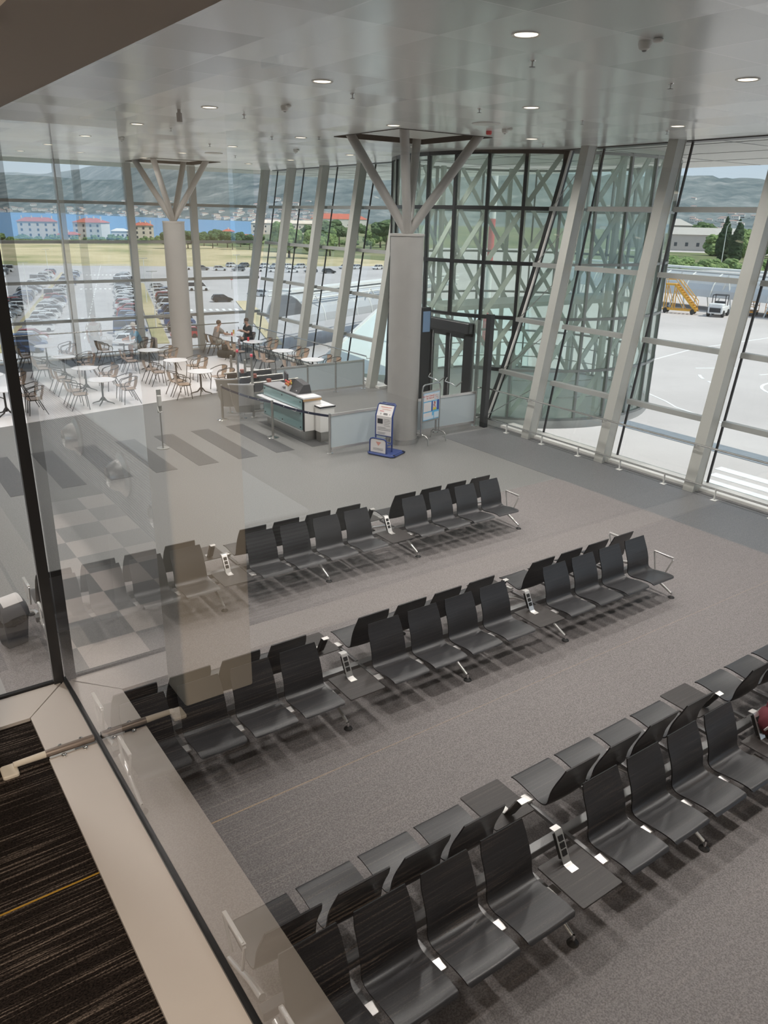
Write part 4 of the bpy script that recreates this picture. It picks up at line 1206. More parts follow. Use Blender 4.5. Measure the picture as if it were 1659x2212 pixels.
# ------------------------------------------------------------------ poster stand right of the column
po = thing('poster_stand', 'steel poster stand with blue and white security poster beside the column', 'poster stand', (12.42, 15.30, 0), radians(12))
MB().tube([(0.27, 0.0, 0.22), (0.27, 0, 1.40), (0.24, 0, 1.50), (0.17, 0, 1.53), (-0.35, 0, 1.53), (-0.42, 0, 1.50), (-0.45, 0, 1.40), (-0.45, 0, 0.22)], 0.02, 8).build('frame', 'steel', po, smooth=True)
for x in (0.27, -0.45):
    MB().tube([(x, -0.26, 0.0), (x, -0.24, 0.17), (x, -0.17, 0.24), (x, 0.0, 0.25), (x, 0.17, 0.24), (x, 0.24, 0.17), (x, 0.26, 0.0)], 0.016, 8).build('foot', 'steel', po, smooth=True)
pp = MB().box(-0.44, 0.255, -0.018, 0.012, 0.56, 1.36).build('board', 'brushed', po)
MB().box(-0.41, 0.225, -0.0215, -0.018, 0.60, 1.31).build('poster', 'print_cyan', pp)
def pr_(x0, x1, z0, z1, m, nm='print', d=0.0):
    return MB().box(x0, x1, -0.0235 - d, -0.0215 - d, z0, z1).build(nm, m, pp)
pr_(-0.40, 0.215, 1.10, 1.30, 'sign_white'); pr_(-0.40, 0.215, 1.265, 1.30, 'print_pale', d=0.001)
pr_(-0.40, 0.0, 0.62, 0.70, 'print_pale'); pr_(0.03, 0.215, 0.62, 0.78, 'print_pale'); pr_(-0.40, -0.06, 0.70, 0.80, 'sign_white')
pr_(-0.08, -0.04, 0.82, 1.08, 'print_navy'); pr_(-0.03, 0.01 + 0.10, 0.84, 1.07, 'sign_white')
pr_(-0.40, -0.10, 0.83, 1.07, 'sign_white'); pr_(0.14, 0.215, 0.83, 1.09, 'print_navy')
pr_(-0.02, 0.105, 0.845, 0.90, 'print_yellow', d=0.002)
for k, (x, z) in enumerate([(0.02, 1.02), (0.05, 0.99), (-0.01, 0.95)]): pr_(x, x + 0.02, z, z + 0.05, 'print_black', 'picture_item', 0.002)
for k in range(4):
    for r in range(3): pr_(0.03 + 0.045 * k, 0.05 + 0.045 * k, 1.12 + 0.045 * r, 1.14 + 0.045 * r, ['print_grey', 'print_cyan', 'print_red', 'print_black'][(k + r) % 4], 'icon', 0.002)
xm = MB(); xm.bar((0.0, -0.026, 0.90), (0.08, -0.026, 1.06), 0.004, 0.012, up=(1, 0, 0)); xm.bar((0.08, -0.026, 0.90), (0.0, -0.026, 1.06), 0.004, 0.012, up=(1, 0, 0)); xm.build('cross_mark', 'print_red', pp)
def text(s, size, loc, rot, m, parent, name='lettering', align='RIGHT'):
    c = bpy.data.curves.new(name, 'FONT'); c.body = s; c.size = size; c.align_x = align; c.extrude = 0.0005
    o = bpy.data.objects.new(name, c); COL.objects.link(o); c.materials.append(MATS[m])
    bpy.context.view_layer.update()
    me = bpy.data.meshes.new_from_object(o.evaluated_get(bpy.context.evaluated_depsgraph_get()))
    bpy.data.objects.remove(o)
    o = bpy.data.objects.new(name, me); COL.objects.link(o)
    if not me.materials: me.materials.append(MATS[m])
    o.parent = parent; o.location = loc; o.rotation_euler = rot
    return o
text('Are Your Cleared', 0.062, (0.0, -0.026, 1.215), (pi / 2, 0, 0), 'print_red', pp)
text('for Take-off', 0.062, (0.0, -0.026, 1.155), (pi / 2, 0, 0), 'print_red', pp)

# ------------------------------------------------------------------ hand sanitizer stand
hs = thing('sanitizer_stand', 'hand sanitizer dispenser on a thin post standing on the grey floor', 'sanitizer stand', (6.25, 18.25, 0))
MB().lathe([(0.155, 0.0), (0.155, 0.01), (0.03, 0.018)], 24).build('base', 'brushed', hs, smooth=True)
MB().lathe([(0.017, 0.015), (0.017, 1.0)], 10).build('post', 'steel', hs, smooth=True)
MB().box(-0.055, 0.055, 0.0, 0.012, 0.90, 1.47).build('back_plate', 'transom_paint', hs)
MB().rbox(-0.065, 0.035, -0.10, 0.0, 1.08, 1.34, 0.03).build('dispenser', 'white_paint', hs)
MB().tube([(-0.06, -0.04, 1.08), (-0.075, -0.10, 0.98), (-0.05, -0.12, 0.94), (0.02, -0.10, 0.94)], 0.014, 8).build('drip_tray', 'white_paint', hs, smooth=True)

# ------------------------------------------------------------------ cafe tables and chairs
def make_table():
    t = thing('cafe_table', '', 'table')
    MB().lathe([(0.01, 0.722), (0.395, 0.722), (0.405, 0.73), (0.40, 0.742), (0.01, 0.742)], 36).build('tabletop', 'white_top', t, smooth=True)
    MB().lathe([(0.03, 0.10), (0.028, 0.722)], 12).build('column', 'chair_tube', t, smooth=True)
    for k in range(4):
        a = pi / 4 + k * pi / 2
        MB().tube([(0.02 * cos(a), 0.02 * sin(a), 0.20), (0.12 * cos(a), 0.12 * sin(a), 0.08), (0.30 * cos(a), 0.30 * sin(a), 0.03), (0.34 * cos(a), 0.34 * sin(a), 0.0)], [0.028, 0.022, 0.016, 0.014], 8).build('foot', 'chair_tube', t, smooth=True)
    return t
def make_chair():
    t = thing('cafe_chair', '', 'chair')
    m = MB(); m.rbox(-0.20, 0.21, -0.205, 0.205, 0.44, 0.455, 0.07); m.build('seat', 'plywood', t)
    m = MB(); rs = []
    for z, w, x in ((0.45, 0.10, -0.19), (0.52, 0.125, -0.225), (0.62, 0.15, -0.255), (0.74, 0.17, -0.275), (0.79, 0.175, -0.285)):
        ring = []
        for k in range(9):
            u = -1 + k / 4
            ring.append((x + 0.035 * u * u, u * w, z))
        ring += [(p[0] - 0.012, p[1], p[2]) for p in reversed(ring)]
        rs.append(ring)
    m.rings(rs); m.build('backrest', 'plywood', t, auto=True)
    loop = []
    for k in range(17):
        a = radians(60) + radians(240) * k / 16
        loop.append((-0.07 + 0.225 * cos(a) if cos(a) < 0 else -0.07 + 0.30 * cos(a), 0.265 * sin(a), 0.72 - 0.07 * cos(a)))
    pts = [(0.12, 0.235, 0.44), (0.17, 0.245, 0.58), (0.13, 0.25, 0.665)] + loop + [(0.13, -0.25, 0.665), (0.17, -0.245, 0.58), (0.12, -0.235, 0.44)]
    MB().tube(pts, 0.0125, 7).build('arm_loop', 'chair_tube', t, smooth=True)
    for s in (1, -1):
        MB().tube([(0.20, 0.215 * s, 0.0), (0.15, 0.205 * s, 0.44)], 0.0125, 7).build('leg', 'chair_tube', t, smooth=True)
        MB().tube([(-0.30, 0.225 * s, 0.0), (-0.10, 0.215 * s, 0.44)], 0.0125, 7).build('leg', 'chair_tube', t, smooth=True)
    MB().tube([(0.15, 0.205, 0.432), (0.15, -0.205, 0.432), (-0.10, -0.215, 0.432), (-0.10, 0.215, 0.432)], 0.011, 6, closed=True).build('seat_frame', 'chair_tube', t)
    return t
TP, CP = make_table(), make_chair()
rowname = {3.7: 'outer cafe row', 6.45: 'left cafe row', 9.5: 'middle cafe row', 13.74: 'window cafe row'}
TAB = [(3.70, 23.7, 'nearest'), (3.75, 26.1, 'second'), (6.42, 23.75, 'nearest'), (6.52, 25.9, 'second'), (6.47, 28.35, 'third'), (6.50, 31.0, 'farthest'),
       (9.50, 23.6, 'nearest'), (9.56, 25.9, 'second'), (9.48, 28.35, 'third'), (9.31, 30.73, 'farthest'),
       (13.74, 23.75, 'nearest'), (13.74, 25.94, 'second'), (13.74, 28.42, 'third'), (13.76, 30.49, 'farthest')]
first = [True, True]
for x, y, nm in TAB:
    row = rowname[min(rowname, key=lambda q: abs(q - x))]
    lab = '%s round white table of the %s' % (nm, row)
    if first[0]:
        t = TP; t.location = (x, y, 0.005); t['label'] = lab; first[0] = False
    else:
        t = dup(TP, (x, y, 0.005), random.uniform(0, 0.3), lab)
    t['group'] = 'round cafe tables'
    for sx, sn in ((-1, 'hall side'), (1, 'window side')):
        for sy, yn_ in ((-1, 'desk end'), (1, 'far end')):
            cx_, cy_, a = x + sx * 0.73 + random.uniform(-.03, .03), y + sy * 0.30 + random.uniform(-.03, .03), (0 if sx < 0 else pi) + random.uniform(-0.12, 0.12)
            if x > 13 and sx > 0: cx_ -= 0.09
            if nm == 'farthest' and x > 13:
                if sx > 0 and sy > 0: continue
                if sx < 0: cx_, cy_, a = 13.03, 30.44 if sy < 0 else 30.93, 0.0
                if sx > 0: cx_, cy_, a = 14.50, 30.42, pi
            if nm == 'farthest' and abs(x - 9.31) < .1:
                if sx > 0: cx_, cy_ = 9.31 + 0.78, 30.73 + sy * 0.30
            lab = 'plywood armchair, %s, %s of the %s table in the %s' % (sn, yn_, nm, row)
            if first[1]:
                c = CP; c.location = (cx_, cy_, 0.005); c.rotation_euler = (0, 0, a); c['label'] = lab; first[1] = False
            else:
                c = dup(CP, (cx_, cy_, 0.005), a, lab)
            c['group'] = 'plywood armchairs of the cafe'

def glass_cup(name, label, x, y, z, r, h, m):
    o = MB().lathe([(r * 0.85, 0), (r, h), (r * 0.9, h), (r * 0.75, 0.01), (0.003, 0.01)], 14, (0, 0, 0)).build(name, m, smooth=True, loc=(x, y, z))
    return tag(o, label, 'cup')
glass_cup('red_cup', 'red paper cup on the third table of the window cafe row', 13.62, 28.62, 0.748, 0.045, 0.15, 'print_red')
glass_cup('beer_glass', 'glass of amber drink in front of the man in black', 13.95, 30.70, 0.748, 0.035, 0.16, 'beer')
glass_cup('drink_glass', 'small dark glass before the man in the taupe shirt', 13.62, 30.62, 0.748, 0.03, 0.12, 'bag_fabric')
glass_cup('cola_can', 'red can standing on the table of the two men', 13.70, 30.32, 0.748, 0.032, 0.12, 'print_red')
glass_cup('water_bottle', 'clear pale bottle on the table of the person in blue', 9.55, 30.62, 0.748, 0.035, 0.24, 'print_pale')

# ------------------------------------------------------------------ people
def skin_obj(name, J, E, root, m, parent, sub=2):
    me = bpy.data.meshes.new(name + '_skeleton')
    names = list(J)
    me.from_pydata([J[n][:3] for n in names], [(names.index(a), names.index(b)) for a, b in E], [])
    o = bpy.data.objects.new(name, me); COL.objects.link(o)
    md = o.modifiers.new('skin', 'SKIN'); md.use_smooth_shade = True
    for i, n in enumerate(names):
        r = J[n][3]
        sv = me.skin_vertices[0].data[i]
        sv.radius = r if isinstance(r, tuple) else (r, r)
        sv.use_root = (n == root)
    ms = o.modifiers.new('subd', 'SUBSURF'); ms.levels = sub; ms.render_levels = sub
    dg = bpy.context.evaluated_depsgraph_get(); dg.update()
    nm = bpy.data.meshes.new_from_object(o.evaluated_get(dg))
    o.modifiers.clear(); o.data = nm; nm.materials.clear(); nm.materials.append(MATS[m])
    o.parent = parent
    return o

def person(label, loc, rz, J, skin_extra, shirt, shorts, hair='hair_brown', hat=None, long_trousers=False, shoes='print_black'):
    t = thing('person', label, 'person', loc, rz)
    P_ = dict(J)
    E = [('pelvis', 'spine'), ('spine', 'chest'), ('chest', 'neck'), ('neck', 'jaw'), ('jaw', 'head'), ('head', 'crown')]
    for s in 'lr':
        E += [('chest', 'sh' + s), ('sh' + s, 'el' + s), ('el' + s, 'wr' + s), ('wr' + s, 'pa' + s), ('pelvis', 'hip' + s), ('hip' + s, 'kn' + s), ('kn' + s, 'an' + s), ('an' + s, 'toe' + s)]
        w, p = Vector(P_['wr' + s][:3]), Vector(P_['pa' + s][:3])
        d = (p - w).normalized(); side = d.cross(Vector((0, 0, 1)))
        if side.length < 0.1: side = Vector((1, 0, 0))
        side.normalize(); dn = side.cross(d).normalized()
        if dn.z > 0: dn = -dn
        for k, (o_, l) in enumerate([(-0.03, 0.065), (-0.01, 0.078), (0.011, 0.072), (0.031, 0.055)]):
            a, b = p + side * o_ + d * 0.035, p + side * o_ * 1.15 + d * (0.035 + l * 0.55) + dn * 0.012
            c = p + side * o_ * 1.2 + d * (0.035 + l * 0.85) + dn * 0.04
            for q, v, r in (('a', a, 0.011), ('b', b, 0.010), ('c', c, 0.008)): P_['f%s%d%s' % (s, k, q)] = (*v, r)
            E += [('pa' + s, 'f%s%da' % (s, k)), ('f%s%da' % (s, k), 'f%s%db' % (s, k)), ('f%s%db' % (s, k), 'f%s%dc' % (s, k))]
        th = 1 if s == 'l' else -1
        a = w + d * 0.03 + side * 0.04 * -th; b = w + d * 0.075 + side * 0.06 * -th
        P_['t%sa' % s] = (*a, 0.013); P_['t%sb' % s] = (*b, 0.010)
        E += [('wr' + s, 't%sa' % s), ('t%sa' % s, 't%sb' % s)]
    body = skin_obj('body', P_, E, 'pelvis', 'skin', t)
    def sub(names, grow, edges, root, m, nm):
        JJ = {}
        for n in names:
            x, y, z, r = P_[n]
            JJ[n] = (x, y, z, tuple(q + grow for q in r) if isinstance(r, tuple) else r + grow)
        skin_obj(nm, JJ, edges, root, m, t)
    JJ = ['pelvis', 'spine', 'chest', 'shl', 'shr']
    for s in 'lr':
        a, b = Vector(P_['sh' + s][:3]), Vector(P_['el' + s][:3])
        q = a.lerp(b, 0.75); P_['slv' + s] = (*q, 0.052); JJ.append('slv' + s)
        a, b = Vector(P_['kn' + s][:3]), Vector(P_['an' + s][:3])
        if long_trousers: q = a.lerp(b, 0.93)
        else: q = Vector(P_['hip' + s][:3]).lerp(a, 0.92)
        P_['hem' + s] = (*q, 0.055 if long_trousers else 0.078)
    sub(JJ, 0.030, [('pelvis', 'spine'), ('spine', 'chest'), ('chest', 'shl'), ('chest', 'shr'), ('shl', 'slvl'), ('shr', 'slvr')], 'spine', shirt, 'shirt')
    if long_trousers:
        sub(['pelvis', 'hipl', 'hipr', 'knl', 'knr', 'heml', 'hemr'], 0.022, [('pelvis', 'hipl'), ('pelvis', 'hipr'), ('hipl', 'knl'), ('hipr', 'knr'), ('knl', 'heml'), ('knr', 'hemr')], 'pelvis', shorts, 'trousers')
    else:
        sub(['pelvis', 'hipl', 'hipr', 'heml', 'hemr'], 0.022, [('pelvis', 'hipl'), ('pelvis', 'hipr'), ('hipl', 'heml'), ('hipr', 'hemr')], 'pelvis', shorts, 'shorts')
    for s in 'lr':
        a, b = Vector(P_['an' + s][:3]), Vector(P_['toe' + s][:3])
        d = (b - a); d.z = 0
        if d.length < .01: d = Vector((1, 0, 0))
        d.normalize()
        skin_obj('shoe', {'a': (*(a - d * 0.05 + Vector((0, 0, -0.035))), 0.045), 'b': (*a.lerp(b, .5), 0.048), 'c': (*(b + d * 0.02), 0.036)}, [('a', 'b'), ('b', 'c')], 'b', shoes, t)
    hx, hy, hz, hr = P_['head']
    # face: nose, eyes, ears on the body side of the head
    hm = MB(); fwd = Vector(skin_extra.get('face', (1, 0, -0.1))).normalized(); sd = Vector((-fwd.y, fwd.x, 0)).normalized()
    hc = Vector((hx, hy, hz))
    fm_ = MB()
    fm_.ball(tuple(hc + fwd * 0.098 - Vector((0, 0, 0.012))), (0.014, 0.012, 0.022), 0, 1)
    for s in (1, -1):
        fm_.ball(tuple(hc + fwd * 0.084 + sd * 0.034 * s + Vector((0, 0, 0.018))), 0.010, 1, 1)
        fm_.ball(tuple(hc + sd * 0.088 * s - Vector((0, 0, 0.005))), (0.018, 0.014, 0.028), 0, 1)
    fm_.ball(tuple(hc + fwd * 0.086 - Vector((0, 0, 0.052))), (0.012, 0.022, 0.006), 2, 1)
    fm_.build('face', ['skin', 'print_black', 'print_salmon'], t, smooth=True)
    if hair:
        hm.ball(tuple(hc - fwd * 0.022 + Vector((0, 0, 0.042))), (0.102, 0.098, 0.090), 0, 3, jit=0.02)
        hm.build('hair', hair, t, smooth=True)
    if hat:
        MB().lathe([(0.16, 0.0), (0.165, 0.01), (0.10, 0.02), (0.095, 0.09), (0.05, 0.115), (0.01, 0.118)], 24, (hx, hy, hz + 0.045)).build('hat', hat, t, smooth=True)
    return t

SIT = {'pelvis': (0, 0, .52, (.15, .125)), 'spine': (.06, 0, .73, (.135, .105)), 'chest': (.14, 0, .97, (.155, .11)), 'neck': (.19, 0, 1.12, .055), 'jaw': (.225, 0, 1.17, .065), 'head': (.235, 0, 1.255, .092), 'crown': (.235, 0, 1.31, .07),
       'shl': (.15, .18, 1.03, .062), 'ell': (.36, .25, .83, .045), 'wrl': (.58, .15, .80, .03), 'pal': (.64, .12, .795, .032),
       'shr': (.15, -.18, 1.03, .062), 'elr': (.36, -.25, .83, .045), 'wrr': (.56, -.10, .80, .03), 'par': (.62, -.07, .795, .032),
       'hipl': (.06, .10, .51, .10), 'knl': (.43, .14, .51, .07), 'anl': (.40, .14, .10, .045), 'toel': (.55, .15, .045, .038),
       'hipr': (.06, -.10, .51, .10), 'knr': (.43, -.13, .51, .07), 'anr': (.36, -.13, .10, .045), 'toer': (.51, -.14, .045, .038)}
person('person in taupe shirt and grey shorts, seated leaning on the window table', (12.98, 30.44, 0), 0.05, SIT, {}, 'shirt_taupe', 'shorts_grey')
S2 = dict(SIT)
S2.update({'spine': (.0, 0, .74, (.14, .11)), 'chest': (.03, 0, .99, (.16, .115)), 'neck': (.06, 0, 1.14, .06), 'jaw': (.10, 0, 1.19, .068), 'head': (.115, 0, 1.275, .094), 'crown': (.11, 0, 1.33, .07),
           'shl': (.03, .19, 1.05, .068), 'ell': (.15, .26, .82, .05), 'wrl': (.37, .14, .92, .032), 'pal': (.43, .11, .945, .033),
           'shr': (.03, -.19, 1.05, .068), 'elr': (.14, -.26, .82, .05), 'wrr': (.36, -.10, .88, .032), 'par': (.42, -.06, .90, .033),
           'knl': (.42, .16, .60, .072), 'anl': (.44, -.12, .66, .048), 'toel': (.52, -.24, .70, .038)})
person('person in black shirt and shorts, seated with crossed legs, looking at a phone', (14.52, 30.42, 0), pi, S2, {'face': (1, 0, -.35)}, 'shirt_black', 'shirt_black')
ph = MB().rbox(-0.005, 0.005, -0.035, 0.035, 0, 0.145, 0.006).build('phone', 'print_black', loc=(14.52 - 0.50, 30.42 - 0.08, 0.93)); tag(ph, 'dark phone held by the person in black', 'phone')
person('person in blue shirt and pale cap, seated at the far window table', (10.06, 30.98, 0), pi, SIT, {}, 'shirt_blue', 'shorts_grey', hair=None, hat='cloth_cream')
jk = MB().rings([[(x, y, z) for x, y in ((-0.02, -w), (0.06, -w), (0.06, w), (-0.02, w))] for z, w in ((0.42, 0.20), (0.6, 0.23), (0.8, 0.24), (0.86, 0.2))]).build('hung_jacket', 'shirt_taupe', loc=(10.42, 30.45, 0)); tag(jk, 'taupe jacket hung over the chair back beside the person in blue', 'jacket')
STD = {'pelvis': (0, 0, .95, (.15, .12)), 'spine': (.0, 0, 1.15, (.14, .11)), 'chest': (.02, 0, 1.35, (.165, .115)), 'neck': (.02, 0, 1.50, .055), 'jaw': (.05, 0, 1.55, .066), 'head': (.055, 0, 1.635, .092), 'crown': (.05, 0, 1.69, .07),
       'shl': (.01, .19, 1.42, .065), 'ell': (-.02, .27, 1.15, .045), 'wrl': (.12, .27, .93, .03), 'pal': (.15, .26, .86, .032),
       'shr': (.01, -.19, 1.42, .065), 'elr': (.0, -.26, 1.14, .045), 'wrr': (.2, -.22, 1.05, .03), 'par': (.26, -.18, 1.05, .032),
       'hipl': (0, .10, .92, .105), 'knl': (.03, .11, .50, .07), 'anl': (.0, .11, .10, .045), 'toel': (.14, .13, .045, .038),
       'hipr': (0, -.10, .92, .105), 'knr': (.02, -.11, .50, .07), 'anr': (-.02, -.11, .10, .045), 'toer': (.12, -.13, .045, .038)}
person('standing person in hat and cream shirt, mirrored in the glass over the cafe', (-7.35, 30.9, 0.005), -pi / 2, STD, {}, 'cloth_cream', 'shorts_grey', hat='cloth_cream')
tb2 = thing('tote_bag', 'wide cream bag held by the standing mirrored person', 'bag', (-7.66, 30.75, 0.42))
MB().rbox(-0.28, 0.28, -0.08, 0.08, 0.05, 0.42, 0.04).build('bag_body', 'cloth_cream', tb2)
MB().tube([(-0.12, 0, 0.42), (-0.08, 0, 0.56), (0.08, 0, 0.56), (0.12, 0, 0.42)], 0.012, 6).build('handle', 'cloth_cream', tb2)

# duffel bag
dz = thing('duffel_bag', 'dark grey duffel bag lying on the floor by the two men', 'bag', (13.02, 29.45, 0.005), radians(-42))
rs = []
for x, s in ((-0.37, 0.45), (-0.34, 0.85), (-0.2, 1.0), (0.0, 0.97), (0.2, 1.0), (0.34, 0.85), (0.37, 0.45)):
    rs.append([(x, 0.17 * s * cos(2 * pi * k / 16), 0.165 + 0.165 * s * sin(2 * pi * k / 16)) for k in range(16)])
MB().rings(rs).build('body', 'bag_fabric', dz, smooth=True)
rs = [[(x0 + s * 0.20 * cos(2 * pi * k / 14), s * 0.14 * sin(2 * pi * k / 14) + 0.02, z) for k in range(14)] for x0, s, z in ((0.0, 0.9, 0.26), (0.02, 0.95, 0.38), (0.02, 0.75, 0.48), (0.02, 0.3, 0.53))]
MB().rings(rs).build('top_pouch', 'bag_fabric', dz, smooth=True)
MB().tube([(-0.15, -0.05, 0.30), (-0.1, -0.12, 0.42), (0.08, -0.12, 0.42), (0.14, -0.05, 0.30)], 0.014, 6).build('handle', 'bag_fabric', dz)

# ------------------------------------------------------------------ ceiling fittings
def lamp_label(x, y):
    if x < 0: return 'round recessed downlight added out of view to light the left hall, duct and tiles'
    if y < 4: return 'round recessed downlight added out of view above the nearest seat row'
    r = 'first' if x < 8 else 'second' if x < 12 else 'third'
    n = ['first', 'second', 'third', 'fourth', 'fifth', 'sixth', 'seventh'][min(6, int(round((y - 6.43) / 3.72)))]
    return 'round recessed downlight, %s of the %s lamp line counted from the viewer' % (n, {'first': 'hall side', 'second': 'middle', 'third': 'window side'}[r])
LX = {-0.5: [4.6, 8.4, 12.2, 16.0, 19.8, 23.6], -6.5: [4.6, 10.4, 16.0, 21.8, 27.6], 6.2: [2.66, 6.43, 10.3, 14.05, 17.75, 21.5, 25.1, 28.6], 10.1: [2.66, 6.43, 10.2, 14.0, 17.72, 21.45, 25.0, 28.4], 13.9: [2.66, 6.43, 10.12, 13.92, 17.67, 21.43, 25.05, 28.2]}  # left-hand lines and the nearest row are unseen lamps, added for more light
lp = None
for x0, yl in LX.items():
    for y in yl:
        x = x0 - 0.008 * (y - 6.4)
        if x0 > 13 and 15.5 < y < 21: x = 13.4
        t = thing('downlight', lamp_label(x0, y), 'lamp', (x, y, CEIL), group='recessed downlights in the hall ceiling')
        if lp is None:
            a = MB().lathe([(0.115, -0.002), (0.145, -0.012), (0.15, 0.0)], 28, cap=False).build('trim_ring', 'white_paint', t, smooth=True)
            b = MB().lathe([(0.001, -0.004), (0.116, -0.004)], 28, cap=False).build('lamp_disc', 'lamp_glow', t)
            lp = t
        else:
            for ch in lp.children:
                c = ch.copy(); c.parent = t; COL.objects.link(c)
        ld_ = bpy.data.lights.get('downlight_light')
        if ld_ is None:
            ld_ = bpy.data.lights.new('downlight_light', 'SPOT'); ld_.energy = LAMP_POWER; ld_.spot_size = radians(150); ld_.spot_blend = 0.9
            ld_.color = (1.0, 0.955, 0.91); ld_.shadow_soft_size = 0.2
        lo = bpy.data.objects.new('downlight_light', ld_); COL.objects.link(lo); lo.parent = t; lo.location = (0, 0, -0.03)

sp0 = thing('sprinkler', '', 'sprinkler')
MB().lathe([(0.04, 0.0), (0.035, -0.012), (0.012, -0.015), (0.010, -0.06), (0.004, -0.065)], 10).build('body', 'steel', sp0, smooth=True)
MB().lathe([(0.003, -0.062), (0.035, -0.064), (0.035, -0.068), (0.003, -0.07)], 10).build('deflector', 'print_grey', sp0)
SPK = [(7.22, 7.35), (9.68, 7.26), (7.09, 10.96), (9.56, 10.89), (12.0, 10.81), (7.05, 14.59), (14.43, 10.76), (9.42, 18.05), (9.22, 21.22), (6.93, 17.98), (11.58, 24.72), (10.2, 17.2), (14.9, 14.6)]
for i, (x, y) in enumerate(SPK):
    if i == 0: o = sp0; o.location = (x, y, CEIL)
    else: o = dup(sp0, (x, y, CEIL))
    o['group'] = 'ceiling sprinklers'
    o['label'] = 'small steel sprinkler head under the ceiling panels'
dt0 = thing('smoke_detector', 'white round smoke detector with side sensor on the near ceiling panel', 'detector', (7.31, 5.86, CEIL), group='ceiling smoke detectors')
MB().lathe([(0.065, 0.0), (0.07, -0.03), (0.055, -0.07), (0.03, -0.085), (0.01, -0.09)], 16).build('housing', 'white_paint', dt0, smooth=True)
MB().lathe([(0.03, -0.075), (0.02, -0.095), (0.005, -0.1)], 12).build('sensor', 'print_grey', dt0, smooth=True)
MB().ball((-0.02, -0.17, -0.02), (0.05, 0.06, 0.025), 0, 2).build('side_sensor', 'white_paint', dt0, smooth=True)
for i, (x, y, l) in enumerate([(7.01, 12.94, 'third downlight of the hall side line'), (6.85, 21.15, 'fifth downlight of the hall side line'), (11.72, 21.06, 'fifth downlight of the middle line'), (12.0, 12.85, 'red alarm beside the column branches')]):
    dup(dt0, (x, y, CEIL), 0, 'white smoke detector near the ' + l)
al = MB().lathe([(0.06, 0.0), (0.06, -0.05), (0.045, -0.07), (0.01, -0.07)], 14).build('fire_alarm', 'print_red', smooth=True, loc=(12.06, 13.4, CEIL)); tag(al, 'small red alarm on the ceiling by the column branch', 'alarm')
for x, y, l in ((11.08, 12.41, 'flat round ceiling speaker before the concrete column'), (10.65, 24.24, 'flat round ceiling speaker before the pale cafe column')):
    s_ = MB().lathe([(0.27, 0.0), (0.27, -0.015), (0.22, -0.025), (0.01, -0.028)], 32).build('ceiling_speaker', 'white_paint', smooth=True, loc=(x, y, CEIL)); tag(s_, l, 'speaker')
cc = thing('ceiling_camera', 'small grey cylinder camera on the ceiling beside the second downlight line', 'camera', (5.85, 14.73, CEIL))
MB().lathe([(0.03, 0.0), (0.03, -0.05), (0.05, -0.06), (0.05, -0.2), (0.02, -0.21)], 12).build('housing', 'print_grey', cc, smooth=True)

# ------------------------------------------------------------------ outside: ground, sea, hills
ZL, ZA, ZS = -11.5, -5.5, -14.0
def pol(az, d): return (d * sin(radians(az)), d * cos(radians(az)))
def U_(u, v): return (0.292 * u + 0.956 * v, 0.956 * u - 0.292 * v)
land = [pol(-60, 30), pol(-60, 560)] + [pol(a, 545 + 12 * sin(a)) for a in range(-55, 26, 3)] + [pol(26, 575), pol(27, 900), pol(28.5, 2300), pol(70, 2300), pol(100, 1200), pol(120, 40)]
g = MB().prism(land, ZL - 3, ZL - 0.06).build('ground_land', 'scrub'); tag(g, 'scrubby land between the car park and the bay', 'ground', kind='structure')
g = MB().prism([U_(70, -260), U_(70, 45), U_(140, 90), U_(292, 90), U_(300, 45), U_(292, -260)], ZL - 0.05, ZL).build('ground_car_park', 'asphalt_lot'); tag(g, 'pale asphalt of the large car park', 'ground', kind='structure')
g = MB().prism([pol(-40, 310), pol(-10, 297), pol(8, 289), pol(18, 282), pol(26, 280), pol(31, 290), pol(36, 300), pol(36, 330), pol(27, 400), pol(22, 475), pol(10, 475), pol(-10, 475), pol(-40, 475)], ZL - 0.05, ZL + 0.02).build('ground_meadow', 'dry_grass'); tag(g, 'dry yellow meadow beyond the car park', 'ground', kind='structure')
g = MB().add([(-9000, -9000, ZS), (16000, -9000, ZS), (16000, 16000, ZS), (-9000, 16000, ZS)], [(0, 1, 2, 3)]).build('sea_water', 'sea_water'); tag(g, 'blue water of the bay', 'sea', kind='structure')
ap = MB().prism([(15.6, -90), (15.6, 23), (60, 80), (150, 200), (200, 250), (330, 210), (330, -90)], ZL - 1, ZA).build('ground_apron', 'apron_concrete'); tag(ap, 'pale concrete apron outside the right windows', 'ground', kind='structure')
bd = MB().box(-15, 15.1, -7, 32.4, ZL, -0.36).build('wall_plinth', 'wall_grey'); tag(bd, 'lower storey of the terminal below the hall', 'wall', kind='structure')

